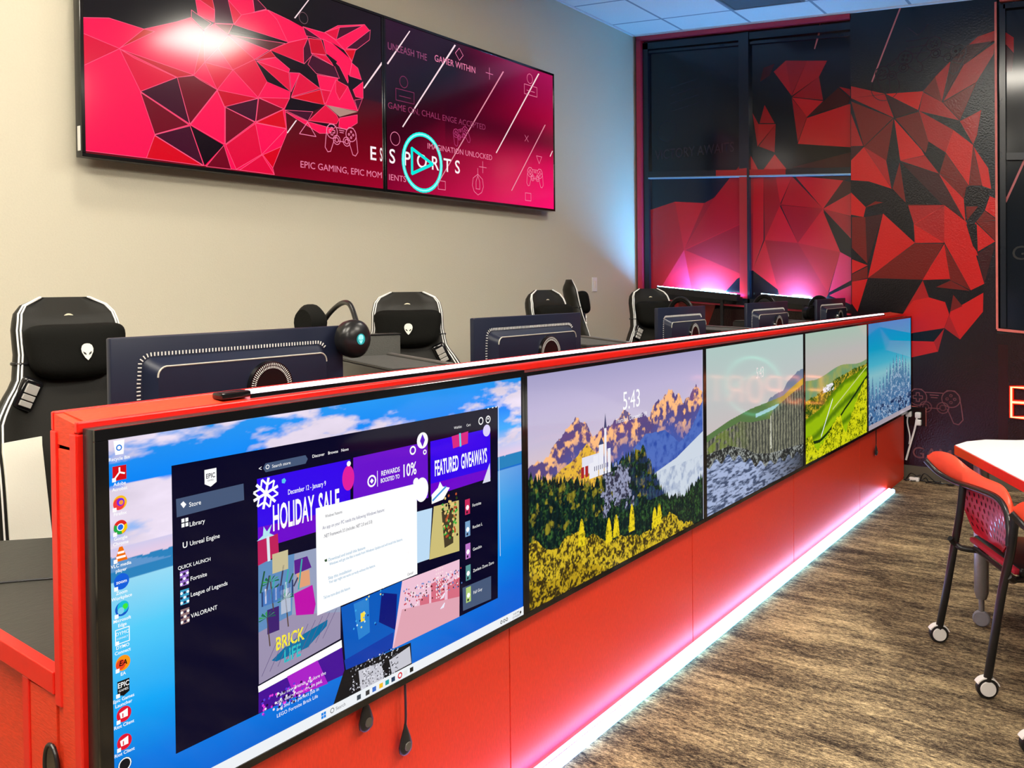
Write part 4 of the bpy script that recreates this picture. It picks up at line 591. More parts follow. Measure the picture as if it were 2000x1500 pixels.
        # side bar
        for s_, a, b_, h in (('Store', .153, 1.037, .0085), ('Library', .153, 1.0, .0085), ('Unreal Engine', .153, .964, .0085), ('QUICK LAUNCH', .128, .925, .0068), ('Fortnite', .153, .898, .008), ('League of Legends', .153, .868, .008), ('VALORANT', .153, .828, .008)): A.text(s_, a, b_, h, wh, sx=.95, bold=.008)
        for a in (.137, .145):
            for b_ in (1.002, 1.011): A.rect(a, b_, a + .006, b_ + .007, wh)
        A.text('U', .138, .963, .011, wh, bold=.02)
        for b_, c_ in ((.893, (150, 110, 200)), (.858, (60, 160, 200)), (.822, (150, 120, 120))):
            A.rect(.132, b_, .15, b_ + .028, S(c_))
            for k in range(9): A.disc(.1345 + .0065 * (k % 3), b_ + .004 + .009 * (k // 3), .003, [wh, S((30, 20, 60))][k % 2], n=5)
        # right list
        for j, (s_, b_, c_) in enumerate((('Fortnite', .864, (200, 40, 90)), ('Rocket League', .806, (120, 160, 200)), ('Genshin', .747, (190, 120, 200)), ('Zenless Zone Zero', .690, (90, 150, 150)), ('Fall Guys', .632, (180, 210, 120)))):
            A.rect(.955, b_ - .018, .975, b_ + .022, S(c_)); A.disc(.965, b_, .007, wh, n=6); A.disc(.963, b_ - .012, .004, S((30, 20, 40)), n=5); A.text(s_ if j in (3,) else s_[:8], .985, b_ - .003, .008, wh)
        # dialog
        ap(pop); ap(ART['popl'][-1:])
        for s_, a, b_, z_, h_, c_ in (('Windows Features', .481, .530, .944, .0065, (70, 75, 90)), ('An app on your PC needs the following Windows feature:', .473, .661, .920, .0075, (95, 100, 140)), ('.NET Framework 3.5 (includes .NET 2.0 and 3.0)', .476, .621, .901, .0075, (50, 50, 80)),
                ('Download and install this feature', .488, .598, .847, .0065, (90, 160, 200)), ('Windows will get the files it needs from Windows Update and will install this feature.', .491, .720, .837, .006, (90, 160, 200)), ('Skip this installation', .487, .555, .807, .0065, (90, 160, 200)),
                ('Your app might not work correctly without this feature.', .489, .629, .798, .006, (90, 160, 200)), ('Tell me more about this feature', .473, .550, .768, .0065, (90, 160, 200)), ('Cancel', .735, .755, .747, .006, (40, 40, 40))): A.fit(s_, a, b_, z_, h_, S(c_))
        # desktop icons
        ic = SM['icons']; nm = [('Recycle Bin',), ('Adobe', 'Acrobat'), ('Firefox',), ('Google', 'Chrome'), ('VLC media', 'player'), ('Zoom', 'Workplace'), ('Microsoft', 'Edge'), ('DYMO', 'Connect'), ('EA',), ('Epic Games', 'Launcher'), ('Riot Client',), ('Riot Client',), ()]
        for j in range(13):
            a, b_ = .0195, ic[2 * j + 1] / 1000
            for k, s_ in enumerate(nm[j]): A.text(s_, a, b_ - .0215 - .009 * k, .0058, wh, center=True, bold=.02)
            R_ = .0125
            if j == 0: A.poly([(a - .010, b_ + .013), (a + .010, b_ + .013), (a + .008, b_ - .012), (a - .007, b_ - .012)], wh); A.ring(a + .0, b_, .0045, .002, S((20, 120, 220)), 9)
            elif j == 1: A.rect(a - R_, b_ - R_, a + R_, b_ + R_, S((215, 10, 20))); A.line([(a - .008, b_ - .008), (a, b_ + .001), (a, b_ + .009)], .003, wh); A.line([(a, b_ + .001), (a + .009, b_ - .002)], .003, wh)
            elif j == 2: A.disc(a, b_, .0125, S((250, 190, 30))); A.disc(a - .002, b_ - .002, .0105, S((245, 60, 60))); A.disc(a + .001, b_ + .001, .007, S((120, 40, 220))); A.disc(a + .002, b_, .004, S((250, 150, 60)))
            elif j == 3:
                A.disc(a, b_, R_, S((225, 40, 30))); A.poly([(a, b_), (a - .011, b_ + .006), (a - .0125, b_ - .004), (a - .004, b_ - .012), (a + .004, b_ - .012)], S((30, 170, 70))); A.poly([(a, b_), (a + .012, b_ + .005), (a + .0125, b_ - .004), (a + .003, b_ - .0125)], S((250, 205, 0))); A.disc(a, b_, .0065, wh); A.disc(a, b_, .005, S((30, 110, 230)))
            elif j == 4: A.poly([(a - .012, b_ - .012), (a + .012, b_ - .012), (a + .003, b_ + .013), (a - .003, b_ + .013)], S((240, 110, 0))); A.rect(a - .006, b_ + .001, a + .006, b_ + .005, wh); A.rect(a - .0085, b_ - .007, a + .0085, b_ - .003, wh)
            elif j == 5: A.disc(a, b_, .014, S((10, 95, 220))); A.text('zoom', a, b_ - .003, .006, wh, center=True, bold=.02)
            elif j == 6: A.disc(a, b_, R_, S((10, 90, 200))); A.disc(a + .002, b_ + .003, .0105, S((20, 190, 220))); A.disc(a + .006, b_ + .003, .005, S((60, 230, 60))); A.disc(a - .002, b_ - .003, .006, S((120, 210, 240)))
            elif j == 7: A.line([(a - R_, b_ - R_), (a + R_, b_ - R_), (a + R_, b_ + R_), (a - R_, b_ + R_)], .0015, wh, True); A.text('DYMO', a, b_ + .002, .006, wh, center=True); A.text('CONNECT', a, b_ - .005, .003, wh, center=True)
            elif j == 8: A.disc(a, b_, .0135, S((250, 150, 10))); A.disc(a - .004, b_ - .002, .009, S((240, 70, 30))); A.text('EA', a, b_ - .004, .009, (0, 0, 0), center=True, slant=.2, bold=.03)
            elif j == 9: A.poly([(a - .011, b_ + .014), (a + .011, b_ + .014), (a + .011, b_ - .009), (a, b_ - .014), (a - .011, b_ - .009)], (.005, .005, .005)); A.text('EPIC', a, b_ + .002, .009, wh, center=True, bold=.02, sx=.85); A.text('GAMES', a, b_ - .005, .004, wh, center=True)
            elif j in (10, 11): A.disc(a, b_, .0135, S((225, 15, 45))); A.poly([(a - .008, b_ + .004), (a + .007, b_ + .008), (a + .007, b_ - .006), (a - .006, b_ - .006)], wh); A.rect(a - .003, b_ - .005, a - .001, b_ + .002, S((225, 15, 45)))
            else: A.disc(a, b_, .0125, S((20, 20, 25))); A.ring(a, b_, .011, .002, wh, 14)
            if j: A.rect(a - .0135, b_ - .0145, a - .0065, b_ - .0075, wh)
        # task bar
        A.rect(0, SZ - SH, SW, SZ - SH + .024, S((238, 242, 246)))
        cols = [(0, 130, 230), (90, 90, 90), (60, 70, 80), (60, 60, 60), (60, 110, 200), (245, 190, 40), (30, 160, 160), (40, 60, 90), (220, 20, 40), (230, 230, 230), (30, 30, 30)]
        for j, a in enumerate((.468, .493, .572, .599, .620, .642, .662, .682, .705, .724, .745)):
            if j == 0:
                for dx in (-.006, .001):
                    for dz in (-.006, .001): A.rect(a + dx, .516 + dz, a + dx + .006, .516 + dz + .006, S(cols[0]))
            elif j == 1: A.ring(a, .517, .005, .0015, S(cols[1]), 12); A.text('Search', a + .01, .513, .0075, S((110, 110, 120)))
            elif j == 8: A.ring(a, .516, .006, .003, S(cols[8]), 14)
            else: A.rect(a - .006, .510, a + .006, .521, S(cols[j]))
        A.text('5:43 PM', 1.16, .517, .006, S((60, 60, 60))); A.text('12/19/2024', 1.155, .508, .006, S((60, 60, 60))); A.disc(1.195, .516, .004, S((40, 40, 40)), n=8)
        for a in (1.105, 1.118, 1.13): A.ring(a, .516, .004, .002, S((60, 60, 60)), 8)
    elif i == 1:
        x = SP_; A.text('5:43', x + .62, SZ - .165, .062, (1, 1, 1), center=True, sx=.85); A.text('Thursday, December 19', x + .62, SZ - .205, .016, (.9, .9, .95), center=True)
        wc = S((235, 235, 245)); a, b_ = x + .40, SZ - .36
        for dx, w_, h_ in ((-.035, .03, .07), (0, .03, .10), (.035, .014, .15), (.055, .02, .08), (-.06, .025, .05)): A.rect(a + dx, b_, a + dx + w_, b_ + h_, wc)
        A.poly([(a + .033, b_ + .15), (a + .051, b_ + .15), (a + .042, b_ + .2)], S((60, 70, 110))); A.poly([(a - .003, b_ + .1), (a + .033, b_ + .1), (a + .015, b_ + .125)], S((60, 70, 110)))
        for dx in (-.11, -.085): A.rect(a + dx, b_ + .01, a + dx + .018, b_ + .045, S((170, 40, 40)))
        for k in range(8): A.rect(a - .03 + .012 * k, b_ + .02, a - .026 + .012 * k, b_ + .035, S((90, 90, 120)))
        for s_, w_ in ((x, .003), (x + SW - .003, .003)): A.rect(s_, SZ - SH, s_ + w_, SZ, S((215, 215, 240)))
    elif i == 2:
        x = 2 * SP_; A.text('5:43', x + .60, SZ - .17, .05, S((235, 220, 220)), center=True, sx=.8)
    A.build('picture', scr_em, t)
# drop cables under the screens
def dropcable(x, z1, label, w=1.):
    t = thing('hanging_cable', label, 'cable', (x, .022, 0), 0, 'cables dangling below the counter screens')
    obj('cord', tube(B(), spline([(0, 0, .50), (.002, 0, .45 + (z1 - .45) * .4), (0, 0, z1 + .05)]), .003, 8), black, t)
    bm = B(); loft(bm, [[(rr * math.cos(2 * PI * k / 16), .45 * rr * math.sin(2 * PI * k / 16), z1 + zz) for k in range(16)] for rr, zz in ((.004, .055), (.006, .045), (.016, .02), (.022, 0), (.02, -.014), (.010, -.022))])
    obj('plug', bm, black, t, smooth=True); obj('sensor_face', cyl(B(), (0, -.0085, z1), .011, .010, -.002, 'y', 18), mat('grey_rubber', (.10, .09, .08), .4, var=.2), t)
dropcable(.616, .435, 'short black cable with a round plug hanging under the nearest screen'); dropcable(.746, .322, 'long black cable with a teardrop plug hanging under the nearest screen'); dropcable(5.236, .325, 'thin black cable with a plug hanging under the farthest screen')

# ---------------------------------------------------------------- wall televisions
YT = 2.215; tvc = [(1.107, 2.883), (2.917, 4.70)]; tz0, tz1 = 2.035, 3.048
def tvbg(H, Wd, k):
    u, v = uv(H, Wd)
    if k == 0: c = grad(v * .75 + u * .25, [(0, (16, 20, 22)), (.35, (12, 10, 16)), (.6, (60, 0, 10)), (.85, (120, 0, 22)), (1, (160, 0, 40))]); c = mix(c, np.array(S((24, 6, 22)))[None, None], (u - .6) * 2 * (v < .5))
    else:
        c = grad(u * .55 + v * .6, [(0, (45, 10, 40)), (.3, (22, 2, 12)), (.45, (60, 0, 22)), (.7, (165, 0, 55)), (.9, (215, 0, 80)), (1.15, (255, 10, 110))]); c = mix(c, np.array(S((175, 20, 90)))[None, None], (u - .35) * 1.4 * np.clip(1 - v * 3.0, 0, 1)); c = mix(c, np.array(S((50, 0, 22)))[None, None], np.exp(-((v - .5) / .13) ** 2) * (u > .3) * .75)
    return c
for k, lb in ((0, 'left wall television showing a pink low polygon cougar'), (1, 'right wall television showing the esports artwork with a cyan play symbol')):
    t = thing('television', lb, 'television', (0, 0, 0), 0, 'televisions on the beige wall'); a0, a1 = tvc[k]
    bm = B(); box(bm, a0 - .016, a1 + .016, YT + .004, YT + .05, tz0 - .016, tz1 + .016, .003); box(bm, a0 + .2, a1 - .2, YT + .05, YL - .001, tz0 + .2, tz1 - .2)
    obj('housing', bm, black, t, smooth=True)
    bm = B()
    for q in ((a0 - .016, a1 + .016, tz1, tz1 + .016), (a0 - .016, a1 + .016, tz0 - .016, tz0), (a0 - .016, a0, tz0, tz1), (a1, a1 + .016, tz0, tz1)): box(bm, q[0], q[1], YT - .004, YT + .004, q[2], q[3], .001, 1)
    obj('bezel', bm, gloss, t)
    A = Art(flat(YT), 1e-5); A.grid(a0, tz0, a1, tz1, tvbg(90, 160, k))
    pk = (.85, .22, .38)
    if k == 0:
        addpolys(A, 'tv1', (.98, .10, .22), .0026)
        for L_, a, b_, h, c_ in (('VICTORY AWAITS', 1.42, 2.79, .05, (.05, .03, .04)),): pass
        A.ring(2.30, 2.90, .03, .003, (.2, .1, .12)); A.line([(2.262, 2.275), (2.375, 2.275), (2.318, 2.345)], .004, pk, True)
        controller(A, 2.561, 2.29, .23, pk, .0045)
        A.text('E', 2.775, 2.197, .078, (1, .85, .9), bold=.02); A.text('S', 2.858, 2.197, .078, (1, .85, .9), bold=.02, sx=.4)
        A.fit('EPIC GAMING, EPIC MOM', 2.262, 2.872, 2.096, .036, pk)
        A.text('AWAITS', 1.64, 2.955, .045, (.10, .08, .09))
    else:
        addpolys(A, 'tv2')
        wt = (1, .88, .92)
        A.fit('SPORTS', 2.93, 3.58, 2.197, .085, wt, .02) if False else None
        for s_, a in (('S', 2.935), ('P', 3.06), ('O', 3.175), ('R', 3.31), ('T', 3.43), ('S', 3.54)): A.text(s_, a, 2.195, .085, wt, bold=.015)
        A.fit('IENTS', 2.93, 3.08, 2.092, .036, pk)
        cyan = (.0, .85, .75)
        A.ring(3.232, 2.228, .175, .026, cyan, 40); A.ring(3.232, 2.228, .175, .010, (.35, 1, .95), 40); A.line([(3.135, 2.305), (3.325, 2.228), (3.135, 2.150)], .02, cyan, True)
        A.fit('IMAGINATION UNLOCKED', 3.275, 3.94, 2.322, .036, pk); A.fit('GAMER WITHIN', 3.353, 3.765, 2.886, .042, pk); A.fit('UNLEASH THE', 2.935, 3.283, 2.872, .042, (.3, .06, .15)); A.fit('GAME ON, CHALL ENGE ACCEPTED', 2.93, 3.87, 2.52, .038, (.28, .03, .1))
        for a, b_, r_, c_ in ((2.99, 2.345, .04, pk),): A.ring(a, b_, r_, .004, c_)
        A.line([(3.60, 3.02), (3.64, 2.98), (3.60, 2.94), (3.56, 2.98)], .004, pk, True)
        for a, b_ in ((3.92, 2.915), (3.835, 2.263)): A.line([(a - .04, b_), (a + .04, b_)], .004, pk); A.line([(a, b_ - .04), (a, b_ + .04)], .004, pk)
        A.line([(4.33, 2.505), (4.375, 2.55)], .003, pk); A.line([(4.33, 2.55), (4.375, 2.505)], .003, pk)
        for a in (3.41, 4.365): A.line([(a - .035, 2.075), (a + .035, 2.075), (a + .035, 2.13), (a - .035, 2.13)], .004, pk, True)
        A.line([(4.475, 2.415), (4.545, 2.415), (4.51, 2.36)], .004, pk, True); controller(A, 4.455, 2.26, .2, pk, .004)
        controller(A, 3.61, 2.45, .16, (.45, .04, .16), .004, .3)
        for pts in ([(3.74, 2.09), (3.72, 2.13), (3.73, 2.18), (3.78, 2.21), (3.83, 2.18), (3.84, 2.13), (3.82, 2.09), (3.78, 2.07)], [(3.76, 2.11), (3.76, 2.16), (3.78, 2.2), (3.8, 2.16), (3.8, 2.11)]): A.line(pts, .004, pk, True)
        A.line([(3.78, 2.2), (3.78, 2.25)], .004, pk)
        for cx, cz_, c_ in ((4.41, 2.90, pk), (3.08, 2.63, (.22, .02, .08))):
            A.ring(cx - .01, cz_ + .07, .035, .004, c_, 16); A.line([(cx - .08, cz_ - .05), (cx + .08, cz_ - .05), (cx + .08, cz_ + .02), (cx - .08, cz_ + .02)], .004, c_, True); A.line([(cx - .05, cz_ - .02), (cx + .05, cz_ - .02)], .004, c_)
    A.build('picture', tv_em, t)
    if k == 0: obj('side_label', box(B(), a0 - .0185, a0 - .0163, YT + .008, YT + .03, tz0 + .01, tz0 + .115), white, t)
t = thing('light_switch', 'white wall plate on the beige wall near the far corner', 'wall plate', (5.46, YL, 1.46))
obj('plate', box(B(), -.038, .038, -.008, 0, -.06, .06, .003), white, t); obj('rocker', box(B(), -.014, .014, -.012, -.008, -.03, .03, .002), cream, t)

# ---------------------------------------------------------------- gaming desk row, monitors, towers
t = thing('gaming_desk', 'long black gaming desk behind the red counter', 'desk', (0, 0, 0))
obj('desktop', box(B(), .433, 6.0, YB + .003, 1.02, .70, .742, .004), satin, t)
for x in (.5, 2.8, 4.4, 5.95): obj('leg', box(B(), x - .03, x + .03, .3, .95, -.02, .70, .004), satin, t)
# monitor, seen from behind (its back faces -y)
def make_monitor():
    t = thing('monitor', '', 'monitor', (0, 0, 0), 0, 'gaming monitors on the black desk')
    w, z0, z1 = .35, .935, 1.335
    obj('shell', box(B(), -w, w, 0, .02, z0, z1, .004), darkblue, t, smooth=True)
    obj('screen', box(B(), -w + .006, w - .006, .0202, .0215, z0 + .006, z1 - .006), gloss, t)
    bm = B()
    def rr(hw, hz0, hz1, y, rad, n=6, dip=0):
        out = []
        for cx, cz_, a0 in ((hw - rad, hz1 - rad, 0), (-hw + rad, hz1 - rad, 90), (-hw + rad, hz0 + rad, 180), (hw - rad, hz0 + rad, 270)):
            for k in range(n + 1):
                an = math.radians(a0 + 90 * k / n); x = cx + rad * math.cos(an); z = cz_ + rad * math.sin(an)
                if dip and a0 < 180: z -= dip * (1 - min(1, abs(x) / hw) ** 1.3)
                out.append((x, y, z))
        return out
    loft(bm, [rr(.275, .955, 1.285, 0, .03), rr(.268, .96, 1.278, -.012, .03), rr(.255, .97, 1.268, -.035, .03, dip=.035)])
    obj('rear_hump', bm, darkblue, t, smooth=True)
    obj('painted_highlight', tube(B(), [q for q in rr(.2555, .97, 1.269, -.0352, .03, dip=.035)][0:14], .0022, 6), mat('highlight_grey', (.45, .44, .38), .3, var=.1), t)  # pale tube paints the light caught along the top of the hump
    bm = B(); R_ = rr(.285, .955, 1.292, -.001, .035, 6)
    path = [Vector(q) for q in R_[2:12]] + [Vector((-.285, -.001, z)) for z in (1.22, 1.15, 1.08, 1.0)]
    seg = [(b_ - a).length for a, b_ in zip(path, path[1:])]; tot = sum(seg); nn = 92
    for k in range(nn):
        s_ = tot * (k + .5) / nn; i = 0
        while i < len(seg) - 1 and s_ > seg[i]: s_ -= seg[i]; i += 1
        p_ = path[i].lerp(path[i + 1], s_ / seg[i]); tn = (path[i + 1] - path[i]).normalized(); nr = Vector((-tn.z, 0, tn.x)) * .0045; tn = tn * .0013
        v = [bm.verts.new(p_ + c_) for c_ in (nr + tn, nr - tn, -nr - tn, -nr + tn)]; v2 = [bm.verts.new(q.co + Vector((0, -.002, 0))) for q in v]
        bm.faces.new(v2)
        for j in range(4): bm.faces.new((v[j], v[(j + 1) % 4], v2[(j + 1) % 4], v2[j]))
    obj('vent_ticks', bm, ticks, t)
    obj('hinge_disc', cyl(B(), (.06, -.033, 1.185), .072, .069, -.012, 'y', 40), gloss, t, smooth=True)
    bm = B()
    for k in range(44):
        an = math.radians(-20 + 220 * k / 43)
        for rad in (.062, .054):
            a = Vector((math.cos(an), 0, math.sin(an))); p_ = Vector((.06, -.046, 1.185)) + a * rad; tn = Vector((-a.z, 0, a.x)) * .0011; nr = a * .003
            v = [bm.verts.new(p_ + c_) for c_ in (nr + tn, nr - tn, -nr - tn, -nr + tn)]; bm.faces.new(v)
    obj('hinge_ticks', bm, ticks, t)
    obj('neck', box(B(), -.03, .07, -.09, -.046, .76, 1.14, .01), satin, t, smooth=True)
    obj('stand_foot', box(B(), -.13, .17, -.14, .10, .7425, .757, .006), satin, t, smooth=True)
    return t
mon = make_monitor()
mx_ = [.60, 1.905, 3.22, 4.43, 5.74]; mlab = ['large black monitor nearest the camera, its ridged back above the counter', 'second black monitor along the counter, below the chair with two white emblems', 'third monitor along the counter, narrower, in front of the corner gaming chair', 'fourth monitor along the counter, below the right dark light bar', 'farthest monitor at the end of the row, against the red mural']
rots = [0, 0, 0, 0, 0]
mon.location = (mx_[0], .45, 0); mon['label'] = mlab[0]
for i in range(1, 5):
    q = dup(mon, (mx_[i], .45, 0), rots[i], mlab[i])
    if i == 2: q.scale = (.78, 1, 1)
def make_tower():
    t = thing('computer_tower', '', 'computer', (0, 0, 0), 0, 'black computer towers behind the monitors')
    obj('case', box(B(), -.11, .11, -.28, .28, .742, 1.185, .01), satin, t, smooth=True)
    obj('top_grille', box(B(), -.105, .105, -.27, .27, 1.185, 1.19), mat('dark_mesh', (.02, .02, .02), .5, bump=.5, bscale=100), t)
    bm = B()
    for k in range(46): y = -.262 + .0115 * k; box(bm, -.10, .10, y, y + .0035, 1.19, 1.1925)
    obj('grille_ribs', bm, mat('grey_ribs', (.10, .10, .095), .5, 0., var=.2), t)
    obj('rear_rail', box(B(), .085, .108, -.27, .27, 1.1925, 1.2, .002), mat('grey_rail', (.12, .115, .11), .4, .2, var=.1), t)
    return t
tw = make_tower(); tl = ['black computer tower with a ribbed top beside the nearest monitor', 'black computer tower beside the second monitor', 'black computer tower beside the narrower third monitor', 'black computer tower beside the fourth monitor', 'black computer tower beside the farthest monitor']
tw.location = (1.36, .66, 0); tw.rotation_euler = (0, 0, -.42); tw['label'] = tl[0]
for i, x in enumerate((2.62, 3.98, 5.06), 1): dup(tw, (x, .66, 0), -.62 if i == 1 else -.5, tl[i])
t = thing('desk_speaker', 'dark grey textured box standing behind the first computer tower', 'speaker', (1.575, .98, 0), -.45)
obj('body', box(B(), -.11, .11, -.03, .03, .742, 1.262, .006), mat('charcoal_textured', (.055, .055, .048), .6, bump=.5, bscale=200, var=.3), t, smooth=True)
obj('top_edge', box(B(), -.112, .112, -.032, .032, 1.262, 1.267, .002), satin, t)
def make_headset():
    t = thing('headset', '', 'headset', (0, 0, 0), 0, 'gaming headsets on the computer towers')
    obj('headband', tube(B(), [(.095 * math.cos(PI * k / 20), 0, .07 + .11 * math.sin(PI * k / 20)) for k in range(21)], .008, 10), satin, t, smooth=True)
    obj('cushion', tube(B(), [(.082 * math.cos(PI * k / 20), 0, .07 + .096 * math.sin(PI * k / 20)) for k in range(3, 18)], .009, 8), fabric, t, smooth=True)
    for s_ in (-1, 1):
        e_ = obj('ear_cup', cyl(B(), (s_ * .085, 0, .05), .046, .050, s_ * .03, 'x', 28), satin, t, smooth=True)
        obj('ear_pad', cyl(B(), (s_ * .062, 0, .05), .044, .048, s_ * .022, 'x', 24), fabric, e_, smooth=True)
    return t
hs = make_headset(); hs.location = (3.72, .70, 1.193); hs.rotation_euler = (0, 0, 1.3); hs['label'] = 'headset with a tall grey band beside the narrower third monitor'
dup(hs, (4.93, .66, 1.193), 1.3, 'headset with a tall grey band beside the fourth monitor'); 
dup(hs, (5.93, .60, 1.17), 1.3, 'dark headset beside the farthest monitor')
# headset nearest, bigger cup turned to the camera with a lit alien head
def alien(A, a, b_, h, col, eye):
    A.poly([(a + x * h, b_ + y * h) for x, y in ((0, -.5), (-.17, -.33), (-.34, -.02), (-.37, .18), (-.3, .38), (-.16, .48), (0, .5), (.16, .48), (.3, .38), (.37, .18), (.34, -.02), (.17, -.33))], col)
    for s_ in (-1, 1): A.poly([(a + s_ * x * h, b_ + y * h) for x, y in ((.06, -.2), (.1, -.06), (.27, .04), (.22, -.12))], eye)
t = thing('headset', 'black headset with a large round cup and lit emblem on the nearest monitor', 'headset', (.955, .405, 1.297), 0, 'gaming headsets on the computer towers')
cup = obj('ear_cup', loft(B(), [[(rr * math.cos(2 * PI * k / 32), yy, rr * math.sin(2 * PI * k / 32)) for k in range(32)] for rr, yy in ((.052, .03), (.056, .01), (.054, -.008), (.042, -.02), (.02, -.027), (.003, -.028))]), satin, t, smooth=True)
A = Art(lambda a, b_, off: (a, np.full_like(a, -.0285) - off, b_)); A.disc(-.004, 0, .016, (.01, .25, .25)); alien(A, -.004, 0, .026, (.3, 1, .95), (0, .05, .05)); A.build('lit_emblem', artmat('lit_emblem', 1.5, .3), t)
obj('headband', tube(B(), spline([(.035, .03, .045), (.07, .10, .10), (.11, .2, .09), (.13, .29, .03), (.13, .31, -.06)]), .008, 10), satin, t, smooth=True)
obj('far_cup', loft(B(), [[(-.02 + .03 * (j - 1.5) / 1.5, .17 + rr * math.cos(2 * PI * k / 20), .045 + rr * math.sin(2 * PI * k / 20)) for k in range(20)] for j, rr in enumerate((.04, .055, .055, .04))]), fabric, t, smooth=True)

# ---------------------------------------------------------------- gaming chairs
def make_chair():
    t = thing('gaming_chair', '', 'chair', (0, 0, 0), 0, 'black gaming chairs behind the counter')
    prof = [(.46, .20), (.55, .245), (.7, .262), (.85, .268), (.98, .272), (1.06, .262), (1.12, .225), (1.17, .186), (1.25, .170), (1.33, .168), (1.38, .156), (1.41, .128), (1.425, .08)]
    zz = np.linspace(.46, 1.425, 40); ww = np.interp(zz, [q[0] for q in prof], [q[1] for q in prof]); rings = []; rows = []
    for z, w in zip(zz, ww):
        wing = .055 * math.exp(-((z - .95) / .22) ** 2) + .03; th = .05 if z < 1.36 else .05 * max(.25, (1.44 - z) / .08); lean = (z - .46) * .16
        ring = []
        for k in range(36):
            an = 2 * PI * k / 36; ca, sa = math.cos(an), math.sin(an)
            x = w * math.copysign(abs(ca) ** .75, ca); yy = th * math.copysign(abs(sa) ** .8, sa)
            fwd = wing * max(0, abs(x) / w - .55) ** 1.2 * 2.2 if w else 0
            ring.append((x, yy - fwd + lean, z))
        rings.append(ring)
    obj('backrest', loft(B(), rings), leather, t, smooth=True)
    for s_, nm in ((1, 0), (-1, 0)):
        bm = B()
        for off in (0, 1):
            k_ = {1: (35, 34), -1: (19, 20)}[s_][off]; k_ = {1: (34, 33), -1: (20, 21)}[s_][off]
            P_ = [Vector(rg[k_]) + Vector((s_ * .001, -.002, 0)) for rg in rings]; tube(bm, P_, .0028, 6)
        obj('side_stitching', bm, thread, t)
    for s_ in (-1, 1):   # pale side panels low on the backrest
        bm = B(); lo = []
        for rg in rings[2:23]:
            a = Vector(rg[29 if s_ == 1 else 25]); b_ = Vector(rg[33 if s_ == 1 else 21]); lo.append((a + Vector((0, -.006, 0)), b_ + Vector((s_ * .004, -.005, 0))))
        vv_ = [(bm.verts.new(a), bm.verts.new(b_)) for a, b_ in lo]
        for q, w_ in zip(vv_, vv_[1:]): bm.faces.new((q[0], q[1], w_[1], w_[0]))
        r_ = bmesh.ops.extrude_face_region(bm, geom=list(bm.faces)); bmesh.ops.translate(bm, verts=[v for v in r_['geom'] if isinstance(v, bmesh.types.BMVert)], vec=(0, .006, 0))
        p_ = obj('side_panel', bm, cream, t, smooth=True); p_['label'] = 'cream side panel'
    # harness slots
    for s_ in (-1, 1):
        R_ = Matrix.Translation((s_ * .155, .052, 1.135)) @ Matrix.Rotation(s_ * -.45, 4, 'Y')
        h = obj('harness_slot', box(B(), -.032, .032, -.02, .01, -.05, .05, .012, 3, mtx=R_), gloss, t, smooth=True)
        bm = B()
        for j in range(3): box(bm, -.018, .018, -.027, -.018, -.038 + .02 * j + (0), -.022 + .02 * j + (.012 if j == 2 else 0), .001, 1, mtx=R_)
        obj('silver_insert', bm, silver, h)
    # pillow with strap
    def pil(u_, v_):
        # superellipsoid cushion
        cu, su, cv_, sv = math.cos(u_), math.sin(u_), math.cos(v_), math.sin(v_)
        pw = lambda q, e_: math.copysign(abs(q) ** e_, q)
        x = .152 * pw(cv_, .45) * pw(cu, .45); z = .085 * pw(cv_, .45) * pw(su, .45); y = .055 * pw(sv, .8)
        return (x * (1 + .08 * (z / .085)), y * (1 - .2 * abs(x) / .165), z + .012 * (x / .165) ** 2)
    bm = B(); loft(bm, [[pil(2 * PI * k / 40, -PI / 2 + .02 + (PI - .04) * j / 14) for k in range(40)] for j in range(15)])
    bmesh.ops.rotate(bm, verts=bm.verts, cent=(0, 0, 0), matrix=Matrix.Rotation(-.15, 3, 'X'))
    bmesh.ops.translate(bm, verts=bm.verts, vec=(0, .048, 1.255))
    p_ = obj('head_pillow', bm, fabric, t, smooth=True)
    A = Art(lambda a, b_, off: (a, -.013 - off + (b_ - 1.255) * .15, b_)); alien(A, 0, 1.255, .052, (.85, .84, .75), (.01, .01, .01)); A.build('emblem', artmat('white_embroidery', 0, .6), p_)
    obj('strap', tube(B(), [(rg[k][0] * 1.0, rg[k][1], 1.225) for rg in (rings[31],) for k in range(36)], .006, 8, True), satin, t, smooth=True)
    A = Art(lambda a, b_, off: (a, .098 - off + (b_ - 1.345) * .16, b_)); A.disc(0, 1.352, .021, (.75, .68, .5)); A.ring(0, 1.352, .015, .003, (.35, .3, .2), 16); A.build('head_badge', artmat('metal_badge', 0, .35), t)
    # seat, arms, base
    obj('seat', box(B(), -.27, .27, -.46, .02, .42, .53, .045, 4), leather, t, smooth=True)
    for s_ in (-1, 1):
        a_ = obj('armrest', box(B(), s_ * .33 - .045, s_ * .33 + .045, -.32, -.05, .66, .69, .012, 3), black, t, smooth=True)
        obj('arm_post', box(B(), s_ * .33 - .02, s_ * .33 + .02, -.22, -.16, .40, .66, .006), black, a_, smooth=True)
    obj('gas_lift', tube(B(), [(0, -.2, .12), (0, -.2, .30), (0, -.2, .42)], [.045, .03, .03], 16), black, t, smooth=True)
    for k in range(5):
        an = 2 * PI * k / 5 + .3; e_ = Vector((.31 * math.cos(an), -.2 + .31 * math.sin(an), .06))
        l_ = obj('base_leg', tube(B(), [(0, -.2, .12), (e_.x, e_.y, .075)], [.035, .022], 10), black, t, smooth=True)
        obj('caster', cyl(B(), (e_.x - .02, e_.y, .013), .032, .032, .04, 'x', 18), black, l_, smooth=True)
    return t
ch = make_chair()
